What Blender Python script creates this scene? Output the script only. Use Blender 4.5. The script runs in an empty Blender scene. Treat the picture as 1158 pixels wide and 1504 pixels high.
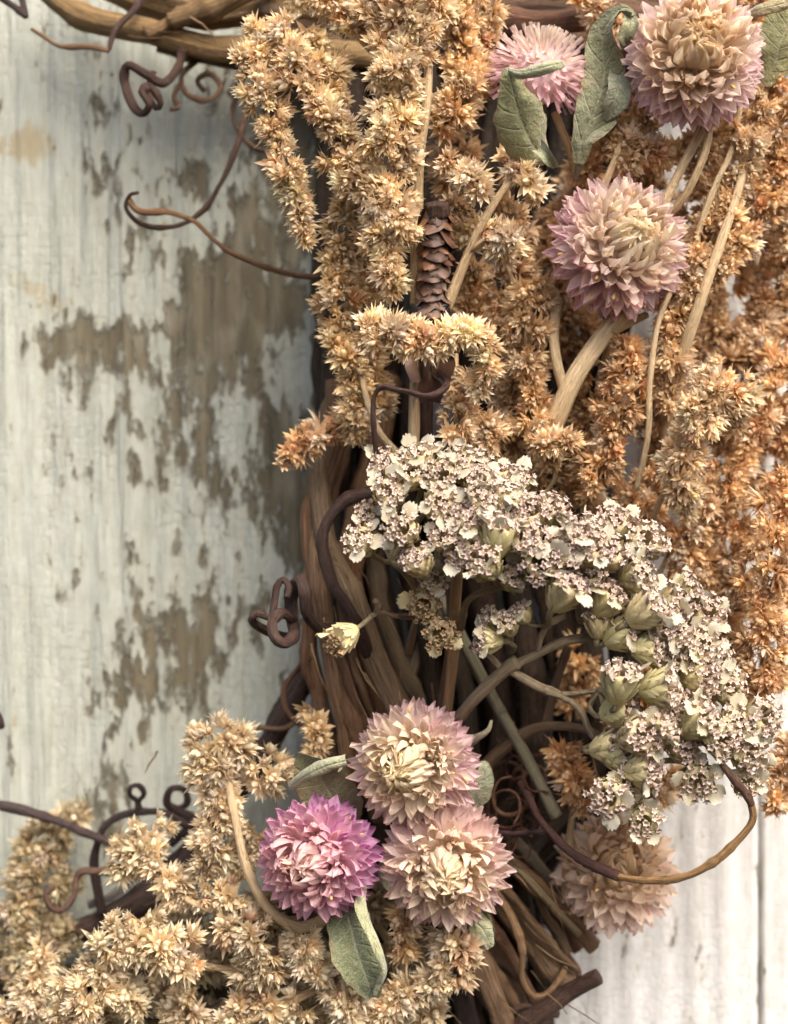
import bpy, math, random
import numpy as np
from mathutils import Vector, Matrix, Quaternion
from math import sin, cos, pi, radians, sqrt

random.seed(7); rng = np.random.default_rng(7)
SC = bpy.context.scene
COL = SC.collection

# ------------------------------------------------------------------ camera
FOCUS = 0.330                    # lens to the plane of the flowers (m)
FLOWER_PLANE = 0.056             # that plane's distance off the wall
WIDTH = 0.150                    # metres across the picture there
CAM_Y = -(FOCUS + FLOWER_PLANE)
cam = bpy.data.cameras.new('camera')
cam.sensor_fit = 'HORIZONTAL'; cam.sensor_width = 36.0
cam.lens = 36.0 * FOCUS / WIDTH
cam.clip_start = 0.01; cam.clip_end = 20
cam.dof.use_dof = True; cam.dof.focus_distance = FOCUS; cam.dof.aperture_fstop = 13.0
cam_o = bpy.data.objects.new('camera', cam); COL.objects.link(cam_o)
cam_o.location = (0, CAM_Y, 0); cam_o.rotation_euler = (radians(90), 0, 0)
SC.camera = cam_o

# ------------------------------------------------------------------ world, sun, exposure
SUN_EL, SUN_AZ = radians(50), radians(152)      # azimuth clockwise from +Y; 180 = behind the camera
world = bpy.data.worlds.new('World'); SC.world = world; world.use_nodes = True
wn = world.node_tree.nodes; wl = world.node_tree.links
sky = wn.new('ShaderNodeTexSky'); sky.sky_type = 'NISHITA'; sky.sun_disc = False
sky.sun_elevation = SUN_EL; sky.sun_rotation = SUN_AZ
sky.dust_density = 5.0; sky.air_density = 0.8; sky.ozone_density = 0.6
wl.new(sky.outputs[0], wn['Background'].inputs[0]); wn['Background'].inputs[1].default_value = 0.092
sun = bpy.data.lights.new('sun', 'SUN'); sun.energy = 1.5; sun.angle = radians(40); sun.color = (1.0, 0.95, 0.87)
sun_o = bpy.data.objects.new('sun', sun); COL.objects.link(sun_o)
sd = Vector((sin(SUN_AZ)*cos(SUN_EL), cos(SUN_AZ)*cos(SUN_EL), sin(SUN_EL)))
sun_o.rotation_euler = sd.to_track_quat('Z', 'Y').to_euler()
sun_o.location = sd * 1.5
SC.view_settings.view_transform = 'Standard'; SC.view_settings.look = 'None'
SC.view_settings.exposure = 1.66; SC.view_settings.gamma = 1.0
SC.view_settings.use_curve_mapping = False
SC.render.engine = 'CYCLES'
SC.cycles.max_bounces = 6; SC.cycles.diffuse_bounces = 4; SC.cycles.transmission_bounces = 4
SC.cycles.use_denoising = True

# ------------------------------------------------------------------ helpers
def pxm(d):                      # metres per photo pixel at d mm off the wall
    return (-CAM_Y - d*0.001) / FOCUS * WIDTH / 1158.0
def P(x, y, d):                  # photo pixel + mm off the wall -> point
    s = pxm(d)
    return np.array([(x-579.0)*s, -d*0.001, (752.0-y)*s])

def tag(o, label=None, cat=None, group=None, kind=None):
    if label: o['label'] = label
    if cat: o['category'] = cat
    if group: o['group'] = group
    if kind: o['kind'] = kind
    return o
def thing(name, loc, label, cat, group=None):
    o = bpy.data.objects.new(name, None); COL.objects.link(o); o.location = Vector(loc)
    o.empty_display_size = 0.004
    return tag(o, label, cat, group)
def link(name, mesh, parent=None, M=None, color=None):
    o = bpy.data.objects.new(name, mesh); COL.objects.link(o)
    if parent is not None: o.parent = parent
    if M is not None: o.matrix_basis = M
    if color is not None: o.color = (*color[:3], 1.0)
    return o
def offset_of(parent):           # world offset of a parent chain made of pure translations
    return parent.location.copy()

class MB:
    """collects vertices, faces and per-vertex values, builds one mesh"""
    def __init__(s): s.v = []; s.f = []; s.t = []; s.a = []
    def add(s, v, f, t=None, a=None):
        b = len(s.v)
        s.v += [tuple(map(float, q)) for q in v]
        s.f += [tuple(int(i)+b for i in q) for q in f]
        s.t += [float(q) for q in (t if t is not None else [0.5]*len(v))]
        s.a += [tuple(map(float, q)) for q in (a if a is not None else v)]
    def mesh(s, name, mat, smooth=True, sub=None):
        me = bpy.data.meshes.new(name)
        v = np.array(s.v)
        if sub is not None: v = v - np.array(sub)
        me.from_pydata(v.tolist(), [], s.f)
        at = me.attributes.new('t', 'FLOAT', 'POINT'); at.data.foreach_set('value', np.array(s.t, dtype=np.float32))
        at = me.attributes.new('ax', 'FLOAT_VECTOR', 'POINT'); at.data.foreach_set('vector', np.array(s.a, dtype=np.float32).ravel())
        if smooth: me.polygons.foreach_set('use_smooth', [True]*len(me.polygons))
        me.materials.append(mat); me.update()
        return me

def spline(pts, step):
    p = np.array(pts, float)
    if len(p) == 2: p = np.vstack([p[0], (p[0]*2+p[1])/3, (p[0]+p[1]*2)/3, p[1]])
    q = np.vstack([2*p[0]-p[1], p, 2*p[-1]-p[-2]])
    out = []
    for i in range(1, len(q)-2):
        n = max(2, int(np.linalg.norm(q[i+1][:3]-q[i][:3])/step))
        for k in range(n):
            t = k/n
            out.append(0.5*((2*q[i]) + (-q[i-1]+q[i+1])*t + (2*q[i-1]-5*q[i]+4*q[i+1]-q[i+2])*t*t + (-q[i-1]+3*q[i]-3*q[i+1]+q[i+2])*t**3))
    out.append(p[-1])
    return np.array(out)
def frames(c):
    T = np.gradient(c, axis=0); T /= np.linalg.norm(T, axis=1)[:, None] + 1e-12
    n = np.cross(T[0], [0.3, 0.9, 0.2]); n /= np.linalg.norm(n)
    N = [n]
    for i in range(1, len(c)):
        n = N[-1] - T[i]*np.dot(N[-1], T[i]); n /= np.linalg.norm(n) + 1e-12; N.append(n)
    N = np.array(N); return T, N, np.cross(T, N)
def tube(mb, pts, r0, r1=None, sides=9, step=0.0013, lump=0.10, knots=0, flare=0.0, ridge=0.0, seed=None, fib=0.0, wob=0.0):
    """pts in metres, radii in metres; uneven bark-like tube with closed ends"""
    g = np.random.default_rng(seed if seed is not None else rng.integers(1 << 30))
    r1 = r0 if r1 is None else r1
    c = spline(pts, step); n = len(c)
    if wob:
        m_ = max(4, int(n*step/(r0*4.5))); cw = g.normal(0, 1, (m_, 3)); cw[0] = cw[-1] = 0
        c = c + wob*r0*np.stack([np.interp(np.linspace(0, 1, n), np.linspace(0, 1, m_), cw[:, k]) for k in range(3)], 1)
    T, N, B = frames(c)
    u = np.linspace(0, 1, n); s = np.concatenate([[0], np.cumsum(np.linalg.norm(np.diff(c, axis=0), axis=1))])
    r = r0 + (r1-r0)*u
    for k in range(4):
        r = r * (1 + lump*0.5*np.sin(s/(r0*(5+7*k))*2 + g.uniform(0, 6.3)))
    for k in range(knots):
        ks = g.uniform(0.05, 0.95)*s[-1]
        r = r * (1 + 0.22*np.exp(-((s-ks)/(r0*0.9))**2))
    if flare: r = r*(1+flare*np.exp(-(s/(r0*3))**2))
    V, A, Tt = [], [], []
    ph = g.uniform(0, 6.3)
    nc = max(3, int(s[-1]/(r0*5))); ctl = g.normal(0, 1, (nc, sides))*0.6 + g.normal(0, 1, (1, sides))
    FB = np.stack([np.interp(s, np.linspace(0, s[-1]+1e-9, nc), ctl[:, k]) for k in range(sides)], 1)
    FB = FB + g.normal(0, 0.25, FB.shape)
    for i in range(n):
        for k in range(sides):
            a = 2*pi*k/sides
            rr = r[i]*(1+ridge*(1 if k % 2 else -1) + lump*0.35*sin(2*a+ph+s[i]/(r0*9)) + fib*FB[i][k])
            V.append(c[i] + rr*(cos(a)*N[i] + sin(a)*B[i])); A.append((cos(a), sin(a), s[i]*300+ph)); Tt.append(u[i])
    F = []
    for i in range(n-1):
        for k in range(sides):
            k2 = (k+1) % sides
            F.append((i*sides+k, i*sides+k2, (i+1)*sides+k2, (i+1)*sides+k))
    b = len(V)
    V.append(c[0]-T[0]*r[0]*0.3); A.append((0, 0, ph)); Tt.append(0)
    V.append(c[-1]+T[-1]*r[-1]*0.3); A.append((0, 0, s[-1]*300+ph)); Tt.append(1)
    for k in range(sides):
        F.append((b, (k+1) % sides, k)); F.append((b+1, (n-1)*sides+k, (n-1)*sides+(k+1) % sides))
    mb.add(V, F, Tt, A)
def PP(l): return [P(*q) for q in l]

# ------------------------------------------------------------------ materials
def newmat(name):
    m = bpy.data.materials.new(name); m.use_nodes = True
    nt = m.node_tree; b = nt.nodes['Principled BSDF']
    return m, nt.nodes, nt.links, b
def mth(N, L, op, a, b=None, clamp=False):
    n = N.new('ShaderNodeMath'); n.operation = op; n.use_clamp = clamp
    for i, q in enumerate((a, b)):
        if q is None: continue
        if isinstance(q, (int, float)): n.inputs[i].default_value = q
        else: L.new(q, n.inputs[i])
    return n.outputs[0]
def mixc(N, L, fac, a, b, mode='MIX'):
    n = N.new('ShaderNodeMix'); n.data_type = 'RGBA'; n.blend_type = mode
    for i, q in ((0, fac), (6, a), (7, b)):
        if isinstance(q, (int, float)): n.inputs[i].default_value = q
        elif isinstance(q, tuple): n.inputs[i].default_value = (*q, 1.0)
        else: L.new(q, n.inputs[i])
    return n.outputs[2]
def noise(N, L, vec, scale, detail=4, rough=0.55):
    n = N.new('ShaderNodeTexNoise'); n.inputs['Scale'].default_value = scale
    n.inputs['Detail'].default_value = detail; n.inputs['Roughness'].default_value = rough
    if vec is not None: L.new(vec, n.inputs['Vector'])
    return n.outputs[0]
def mapping(N, L, vec, scale=(1, 1, 1), loc=(0, 0, 0)):
    n = N.new('ShaderNodeMapping'); n.inputs['Scale'].default_value = scale; n.inputs['Location'].default_value = loc
    L.new(vec, n.inputs['Vector']); return n.outputs[0]
def ramp(N, L, fac, stops):
    n = N.new('ShaderNodeValToRGB'); e = n.color_ramp.elements
    while len(e) < len(stops): e.new(0.5)
    for i, (p, c) in enumerate(stops):
        e[i].position = p; e[i].color = (*c, 1) if len(c) == 3 else c
    L.new(fac, n.inputs[0]); return n.outputs[0]
def attr(N, name):
    n = N.new('ShaderNodeAttribute'); n.attribute_name = name; return n
def bump(N, L, h, strength, dist, b, prev=None):
    n = N.new('ShaderNodeBump'); n.inputs['Strength'].default_value = strength; n.inputs['Distance'].default_value = dist
    L.new(h, n.inputs['Height'])
    if prev is not None: L.new(prev, n.inputs['Normal'])
    if b is not None: L.new(n.outputs[0], b.inputs['Normal'])
    return n.outputs[0]
def petal_mat(name, root_mul, tip_mul, trans=0.35, rough=0.55, var=0.22, spec=0.3, fibre=900, tip_mix=None):
    """thin dry bract: object colour, browner at the foot, paler at the tip, lets light through"""
    m, N, L, b = newmat(name)
    oi = N.new('ShaderNodeObjectInfo'); t = attr(N, 't').outputs['Fac']
    root = mixc(N, L, 1.0, oi.outputs['Color'], root_mul, 'MULTIPLY')
    tip = mixc(N, L, 1.0, oi.outputs['Color'], tip_mul, 'MULTIPLY')
    if tip_mix: tip = mixc(N, L, tip_mix[0], tip, tip_mix[1])
    c = mixc(N, L, t, root, tip)
    tc = N.new('ShaderNodeTexCoord')
    nz = noise(N, L, tc.outputs['Object'], 2.2, 3)
    v = mth(N, L, 'ADD', mth(N, L, 'MULTIPLY', mth(N, L, 'SUBTRACT', oi.outputs['Random'], 0.5), var*2), 1.0)
    v = mth(N, L, 'MULTIPLY', v, mth(N, L, 'ADD', mth(N, L, 'MULTIPLY', nz, 0.5), 0.75))
    hs = N.new('ShaderNodeHueSaturation'); L.new(c, hs.inputs['Color']); L.new(v, hs.inputs['Value'])
    L.new(mth(N, L, 'ADD', mth(N, L, 'MULTIPLY', oi.outputs['Random'], 0.010), 0.494), hs.inputs['Hue'])
    L.new(hs.outputs[0], b.inputs['Base Color'])
    b.inputs['Roughness'].default_value = rough; b.inputs['Specular IOR Level'].default_value = spec
    w = N.new('ShaderNodeTexWave'); w.wave_type = 'BANDS'; w.bands_direction = 'Y'
    ax = attr(N, 'ax').outputs['Vector']; L.new(ax, w.inputs['Vector'])
    w.inputs['Scale'].default_value = 3.0; w.inputs['Distortion'].default_value = 1.5
    bump(N, L, w.outputs['Fac'], 0.25, 0.0002, b)
    tr = N.new('ShaderNodeBsdfTranslucent'); L.new(hs.outputs[0], tr.inputs['Color'])
    mx = N.new('ShaderNodeMixShader'); mx.inputs[0].default_value = trans
    L.new(b.outputs[0], mx.inputs[1]); L.new(tr.outputs[0], mx.inputs[2])
    L.new(mx.outputs[0], N['Material Output'].inputs['Surface'])
    return m
M_BRACT = petal_mat('dry_bract', (0.86, 0.70, 0.52), (1.03, 1.03, 1.03), 0.36, 0.40, 0.20, 0.45, tip_mix=(0.25, (0.90, 0.80, 0.62)))
M_PETAL = petal_mat('papery_petal', (1.03, 1.02, 0.98), (1.03, 1.02, 1.02), 0.50, 0.45, 0.06, 0.35)
M_RAY = petal_mat('yarrow_ray', (0.90, 0.82, 0.60), (1.0, 1.0, 1.0), 0.25, 0.5, 0.10, 0.35)
M_DISK = petal_mat('yarrow_disk', (0.72, 0.56, 0.44), (1.0, 1.0, 1.0), 0.15, 0.7, 0.10, 0.2)
M_CUP = petal_mat('yarrow_cup', (0.78, 0.84, 0.60), (1.0, 1.0, 1.0), 0.18, 0.65, 0.10, 0.25)
M_SCALE = petal_mat('brown_scale', (0.45, 0.40, 0.38), (1.35, 1.25, 1.2), 0.04, 0.5, 0.25, 0.4)

def bark_mat(name, streak, fine=0.6, rough=0.6, spec=0.3, contrast=0.6):
    m, N, L, b = newmat(name)
    oi = N.new('ShaderNodeObjectInfo'); ax = attr(N, 'ax').outputs['Vector']
    v1 = mapping(N, L, ax, (streak, streak, 0.30)); n1 = noise(N, L, v1, 1.6, 6, 0.65)
    v2 = mapping(N, L, ax, (streak*2.5, streak*2.5, 2.2)); n2 = noise(N, L, v2, 1.5, 4, 0.6)
    v3 = mapping(N, L, ax, (1.0, 1.0, 0.12)); n3 = noise(N, L, v3, 1.0, 3, 0.6)
    n1c = ramp(N, L, n1, [(0.28, (0, 0, 0)), (0.72, (1, 1, 1))])
    f = mth(N, L, 'ADD', mth(N, L, 'MULTIPLY', n1c, contrast*2), 1-contrast)
    f = mth(N, L, 'MULTIPLY', f, mth(N, L, 'ADD', mth(N, L, 'MULTIPLY', n3, 0.9), 0.55))
    hs = N.new('ShaderNodeHueSaturation'); L.new(oi.outputs['Color'], hs.inputs['Color']); L.new(f, hs.inputs['Value'])
    grey = mixc(N, L, mth(N, L, 'MULTIPLY', ramp(N, L, n2, [(0.5, (0, 0, 0)), (0.75, (1, 1, 1))]), 0.35), hs.outputs[0], (0.26, 0.19, 0.12))
    L.new(grey, b.inputs['Base Color'])
    b.inputs['Roughness'].default_value = rough; b.inputs['Specular IOR Level'].default_value = spec
    q = bump(N, L, n1, fine, 0.0012, None)
    bump(N, L, n2, fine*0.7, 0.0006, b, q)
    return m
M_BARK = bark_mat('vine_bark', 3.6, 1.0, 0.62, 0.3, 0.72)
M_STALK = bark_mat('straw_stalk', 4.5, 0.8, 0.55, 0.3, 0.42)

def leaf_mat():
    m, N, L, b = newmat('felted_leaf')
    oi = N.new('ShaderNodeObjectInfo'); tc = N.new('ShaderNodeTexCoord')
    ax = attr(N, 'ax').outputs['Vector']
    n1 = noise(N, L, tc.outputs['Object'], 260, 5, 0.6); n2 = noise(N, L, tc.outputs['Object'], 2600, 3, 0.7)
    c = mixc(N, L, ramp(N, L, n1, [(0.35, (0, 0, 0)), (0.7, (1, 1, 1))]), mixc(N, L, 1.0, oi.outputs['Color'], (0.72, 0.74, 0.62), 'MULTIPLY'), oi.outputs['Color'])
    c = mixc(N, L, ramp(N, L, n2, [(0.42, (0, 0, 0)), (0.80, (0.55, 0.55, 0.55))]), c, (0.46, 0.45, 0.33))
    geo = N.new('ShaderNodeNewGeometry')
    L.new(c, b.inputs['Base Color']); b.inputs['Roughness'].default_value = 0.85
    b.inputs['Specular IOR Level'].default_value = 0.15
    b.inputs['Sheen Weight'].default_value = 0.35; b.inputs['Sheen Roughness'].default_value = 0.5
    sx = N.new('ShaderNodeSeparateXYZ'); L.new(ax, sx.inputs[0]); aq = mth(N, L, 'ABSOLUTE', sx.outputs[1])
    vv = mth(N, L, 'SUBTRACT', mth(N, L, 'MULTIPLY', sx.outputs[0], 2.3), mth(N, L, 'MULTIPLY', aq, 0.9))
    vv = mth(N, L, 'ADD', vv, mth(N, L, 'MULTIPLY', n1, 0.35))
    vein = mth(N, L, 'MAXIMUM', ramp(N, L, mth(N, L, 'PINGPONG', vv, 0.5), [(0.0, (1, 1, 1)), (0.09, (0, 0, 0))]), ramp(N, L, aq, [(0.02, (1, 1, 1)), (0.09, (0, 0, 0))]))
    c2 = mixc(N, L, mth(N, L, 'MULTIPLY', vein, 0.35), c, (0.44, 0.42, 0.27)); 
    edge = ramp(N, L, mth(N, L, 'ADD', aq, mth(N, L, 'MULTIPLY', mth(N, L, 'SUBTRACT', n1, 0.5), 0.9)), [(0.84, (0, 0, 0)), (1.0, (1, 1, 1))])
    spot = ramp(N, L, noise(N, L, tc.outputs['Object'], 420, 3), [(0.62, (0, 0, 0)), (0.70, (1, 1, 1))])
    c2 = mixc(N, L, mth(N, L, 'MULTIPLY', mth(N, L, 'MAXIMUM', edge, spot), 0.55), c2, (0.24, 0.16, 0.075)); L.new(c2, b.inputs['Base Color'])
    crn = noise(N, L, tc.outputs['Object'], 700, 4, 0.6)
    q = bump(N, L, n1, 0.8, 0.0015, None); q = bump(N, L, vein, 0.6, -0.0005, None, q); q = bump(N, L, crn, 0.7, 0.0008, None, q)
    bump(N, L, n2, 0.6, 0.0003, b, q)
    return m
M_LEAF = leaf_mat()

def wall_mat(name, paint_a, paint_b, streaky, relief=1.0):
    """weathered painted board: crackled paint, worn through to grey-brown wood where 'wear' is high"""
    m, N, L, b = newmat(name)
    tc = N.new('ShaderNodeTexCoord'); g = tc.outputs['Object']
    wear = attr(N, 'wear').outputs['Fac']; stain = attr(N, 'stain').outputs['Fac']
    tall = mapping(N, L, g, (1.0, 1.0, 0.35))
    taller = mapping(N, L, g, (1.0, 1.0, 0.07))
    n_edge = noise(N, L, tall, 300, 6, 0.68)
    n_big = noise(N, L, tall, 70, 4, 0.6)
    n_gr = noise(N, L, taller, 420, 5, 0.6)
    n_gr2 = noise(N, L, taller, 130, 4, 0.6)
    # worn-through mask
    f = mth(N, L, 'ADD', wear, mth(N, L, 'MULTIPLY', mth(N, L, 'SUBTRACT', n_edge, 0.5), 2.5))
    f = mth(N, L, 'ADD', f, mth(N, L, 'MULTIPLY', mth(N, L, 'SUBTRACT', n_big, 0.5), 1.1))
    spk = noise(N, L, tall, 210, 3, 0.5); f = mth(N, L, 'ADD', f, mth(N, L, 'MULTIPLY', ramp(N, L, spk, [(0.64, (0, 0, 0)), (0.74, (1, 1, 1))]), 0.35))
    bare = ramp(N, L, f, [(0.39, (0, 0, 0)), (0.61, (1, 1, 1))])
    # paint
    pa = mixc(N, L, n_big, paint_a, paint_b)
    gr = ramp(N, L, n_gr2, [(0.30, (0.80, 0.80, 0.78)), (0.65, (1, 1, 1))])
    pa = mixc(N, L, streaky, pa, mixc(N, L, 1.0, pa, gr, 'MULTIPLY'))
    mot = noise(N, L, tall, 520, 4, 0.7)
    pa = mixc(N, L, ramp(N, L, mot, [(0.36, (0.55, 0.55, 0.55)), (0.62, (0, 0, 0))]), pa, mixc(N, L, 1.0, pa, (0.72, 0.72, 0.68), 'MULTIPLY'))
    vo = N.new('ShaderNodeTexVoronoi'); vo.feature = 'DISTANCE_TO_EDGE'
    wob = mapping(N, L, g, (1.0, 1.0, 0.8))
    nv = N.new('ShaderNodeTexNoise'); nv.inputs['Scale'].default_value = 240; nv.inputs['Detail'].default_value = 2; L.new(g, nv.inputs['Vector'])
    va = N.new('ShaderNodeVectorMath'); va.operation = 'SCALE'; va.inputs['Scale'].default_value = 0.0022; L.new(nv.outputs[1], va.inputs[0])
    vb = N.new('ShaderNodeVectorMath'); vb.operation = 'ADD'; L.new(wob, vb.inputs[0]); L.new(va.outputs[0], vb.inputs[1])
    L.new(vb.outputs[0], vo.inputs['Vector']); vo.inputs['Scale'].default_value = 560; vo.inputs['Randomness'].default_value = 0.62
    crack = ramp(N, L, vo.outputs['Distance'], [(0.0, (0, 0, 0)), (0.09, (1, 1, 1))])
    # the crackle comes and goes
    cmask = ramp(N, L, noise(N, L, tall, 45, 3), [(0.36, (0.05, 0.05, 0.05)), (0.64, (1, 1, 1))])
    cr = mth(N, L, 'MULTIPLY', mth(N, L, 'SUBTRACT', 1.0, crack), cmask)
    pa = mixc(N, L, mth(N, L, 'MULTIPLY', cr, 0.10), pa, (0.30, 0.27, 0.22))
    pa = mixc(N, L, mth(N, L, 'MULTIPLY', ramp(N, L, mth(N, L, 'ADD', stain, mth(N, L, 'MULTIPLY', mth(N, L, 'SUBTRACT', n_edge, 0.5), 1.8)), [(0.30, (0, 0, 0)), (0.62, (1, 1, 1))]), 0.75), pa, (0.30, 0.235, 0.125))
    # dirt rubbed into the paint beside worn spots
    halo = ramp(N, L, f, [(0.12, (0, 0, 0)), (0.47, (1, 1, 1))])
    pa = mixc(N, L, mth(N, L, 'MULTIPLY', halo, 0.45), pa, (0.36, 0.33, 0.24))
    # wood
    wd = ramp(N, L, n_gr, [(0.30, (0.060, 0.046, 0.027)), (0.5, (0.125, 0.100, 0.060)), (0.70, (0.20, 0.168, 0.108))])
    wd = mixc(N, L, mth(N, L, 'MULTIPLY', n_gr2, 0.6), wd, (0.135, 0.120, 0.075))
    wd = mixc(N, L, mth(N, L, 'MULTIPLY', ramp(N, L, noise(N, L, tall, 160, 4), [(0.54, (0, 0, 0)), (0.72, (1, 1, 1))]), 0.5), wd, (0.34, 0.31, 0.23))
    c = mixc(N, L, bare, pa, wd); L.new(c, b.inputs['Base Color'])
    b.inputs['Roughness'].default_value = 0.62; b.inputs['Specular IOR Level'].default_value = 0.3
    h = mth(N, L, 'MULTIPLY', mth(N, L, 'SUBTRACT', 1.0, bare), 1.0)
    q = bump(N, L, h, 1.0, 0.0009, None)
    q = bump(N, L, n_gr, 0.8*relief, 0.0018*relief, None, q)
    q = bump(N, L, n_gr2, 0.8*relief, 0.0030*relief, None, q)
    hc = mth(N, L, 'MULTIPLY', cr, mth(N, L, 'SUBTRACT', 1.0, bare))
    q = bump(N, L, mth(N, L, 'SUBTRACT', 1.0, hc), 0.5, 0.0005, None, q)
    bump(N, L, noise(N, L, wob, 700, 3), 0.25, 0.0003, b, q)
    return m
M_WALL_L = wall_mat('weathered_green_white_paint', (0.365, 0.37, 0.295), (0.465, 0.485, 0.435), 0.30)
M_WALL_R = wall_mat('weathered_white_paint', (0.60, 0.58, 0.55), (0.68, 0.665, 0.645), 0.30, 0.45)

def plain_mat(name, col, rough, spec=0.4, bmp=0.3, scale=900):
    m, N, L, b = newmat(name)
    tc = N.new('ShaderNodeTexCoord'); nz = noise(N, L, tc.outputs['Object'], scale, 4)
    c = mixc(N, L, nz, tuple(q*0.7 for q in col), tuple(min(1, q*1.3) for q in col)); L.new(c, b.inputs['Base Color'])
    b.inputs['Roughness'].default_value = rough; b.inputs['Specular IOR Level'].default_value = spec
    bump(N, L, nz, bmp, 0.0003, b); return m
M_BLACK = plain_mat('black_wire', (0.012, 0.012, 0.014), 0.4, 0.5)
M_CORE = petal_mat('flower_core', (1, 1, 1), (1, 1, 1), 0.0, 0.8, 0.02, 0.1)
M_SPECK = plain_mat('yellow_speck', (0.75, 0.52, 0.18), 0.6, 0.2)

# ------------------------------------------------------------------ wall
WEAR = [  # photo x, y, rx, ry, strength
 (385, 330, 95, 110, 0.85), (380, 480, 120, 115, 1.0), (245, 508, 130, 46, 0.9), (395, 600, 90, 70, 0.9), (425, 700, 55, 80, 0.9), (450, 790, 32, 80, 0.75), (440, 220, 80, 120, 0.9), (490, 150, 70, 120, 0.9), (355, 235, 60, 60, 0.7), (475, 430, 55, 260, 0.85), (170, 500, 100, 46, 0.9), (230, 450, 90, 90, 0.5), (300, 250, 50, 70, 0.6), (280, 650, 110, 70, 0.48), (210, 400, 60, 110, 0.45), (360, 720, 60, 60, 0.45), (320, 430, 90, 60, 0.85), (330, 300, 60, 70, 0.62), (345, 420, 100, 120, 0.8), (250, 500, 110, 55, 0.85),
 (140, 490, 70, 45, 0.62), (290, 590, 70, 50, 0.45), (410, 640, 60, 80, 0.85), (445, 740, 28, 90, 0.8), (425, 760, 20, 60, 0.4),
 (260, 930, 60, 55, 0.75), (275, 1000, 48, 60, 0.75), (200, 1005, 42, 36, 0.75), (225, 960, 40, 60, 0.6), (310, 960, 30, 60, 0.5), (215, 905, 20, 50, 0.5), (295, 1060, 30, 70, 0.45),
 (145, 190, 16, 60, 0.5), (130, 260, 24, 40, 0.45), (155, 290, 30, 60, 0.35), (200, 205, 14, 14, 0.5), (105, 385, 14, 18, 0.5),
 (190, 800, 12, 40, 0.48), (260, 800, 8, 20, 0.45), (300, 810, 10, 14, 0.45), (185, 690, 14, 36, 0.42), (230, 640, 14, 40, 0.4), (395, 820, 60, 16, 0.35),
 (345, 950, 9, 12, 0.55), (415, 1000, 24, 40, 0.4), (115, 840, 8, 10, 0.45), (105, 870, 9, 9, 0.45), (125, 1040, 12, 10, 0.55), (200, 1080, 30, 30, 0.5),
 (180, 1120, 16, 20, 0.45), (25, 1010, 8, 10, 0.45), (330, 1080, 40, 60, 0.4), (160, 1185, 30, 60, 0.42), (0, 160, 8, 12, 0.55), (385, 900, 20, 60, 0.4),
 (75, 150, 14, 14, 0.2), (215, 330, 14, 40, 0.4), (350, 130, 30, 60, 0.45), (455, 560, 40, 90, 0.6), (170, 620, 30, 20, 0.35), (340, 900, 40, 40, 0.3),
 (985, 1365, 10, 8, 0.4), (1114, 1400, 4, 200, 0.25)]
PAINTED = [(435, 540, 24, 34, 1.0), (345, 620, 22, 30, 0.9), (475, 400, 16, 60, 0.5), (410, 500, 14, 26, 0.5), (228, 505, 16, 18, 0.55), (330, 230, 20, 50, 0.5),
           (300, 340, 12, 20, 0.5), (215, 440, 22, 40, 0.6), (170, 440, 20, 40, 0.5), (345, 640, 18, 24, 0.5), (455, 480, 12, 30, 0.5), (390, 290, 30, 60, 0.25)]
STAIN = [(38, 212, 34, 20, 0.9), (45, 232, 18, 16, 0.7), (20, 395, 26, 10, 0.5), (50, 420, 26, 12, 0.6), (85, 450, 26, 16, 0.6), (110, 475, 24, 16, 0.5), (25, 1055, 10, 9, 0.5), (40, 1038, 8, 8, 0.4)]
def blobs(X, Z, lst):
    out = np.zeros_like(X); s = pxm(0)
    for (x, y, rx, ry, k) in lst:
        d2 = ((X-(x-579)*s)/(rx*s))**2 + ((Z-(752-y)*s)/(ry*s))**2
        out = np.maximum(out, k*np.exp(-d2*0.55)) if k > 0.3 else out + k*np.exp(-d2*0.7)
    return out
wall = bpy.data.objects.new('wall', None); COL.objects.link(wall); wall.location = (0, 0.02, -0.16)
tag(wall, 'weathered painted board wall behind the wreath', None, None, 'structure')
def plank(x0, x1, mat, nx, nz=200):
    z0, z1 = -0.30, 0.30
    g = 0.0012                                     # rounded board edge
    xs = np.concatenate([[x0, x0+g*0.3, x0+g], np.linspace(x0+g, x1-g, nx)[1:-1], [x1-g, x1-g*0.3, x1]])
    dy = np.zeros_like(xs); dy[0] = dy[-1] = 0.004; dy[1] = dy[-2] = 0.0005
    zs = np.linspace(z0, z1, nz)
    X, Z = np.meshgrid(xs, zs); Y = np.tile(dy, (nz, 1))
    ph = x0*500
    Y = Y + 0.00025*np.sin(X*900+ph+2*np.sin(Z*14)) + 0.0003*np.sin(X*260+ph+1.5*np.sin(Z*9+ph))
    V = np.stack([X, Y, Z], -1).reshape(-1, 3); n = len(xs)
    F = [(i*n+k, i*n+k+1, (i+1)*n+k+1, (i+1)*n+k) for i in range(nz-1) for k in range(n-1)]
    me = bpy.data.meshes.new('plank'); off = np.array(wall.location)
    me.from_pydata((V-off).tolist(), [], F)
    we = np.clip(blobs(X, Z, WEAR) - blobs(X, Z, PAINTED), -0.3, 1.0).ravel()
    st = blobs(X, Z, STAIN).ravel()
    edge = (0.25 if x1 < xa else 0.10)*np.exp(-(np.minimum(X-x0, x1-X)/0.0012)**2).ravel(); we = we+edge
    for nm, val in (('wear', we), ('stain', st)):
        a = me.attributes.new(nm, 'FLOAT', 'POINT'); a.data.foreach_set('value', val.astype(np.float32))
    me.polygons.foreach_set('use_smooth', [True]*len(me.polygons))
    me.materials.append(mat); me.update()
    return link('plank', me, wall)
s0 = pxm(0)
xa, xb = (700-579)*s0, (1118-579)*s0
plank(-0.30, -0.125, M_WALL_L, 60); plank(-0.1242, xa-0.0004, M_WALL_L, 190)
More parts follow.
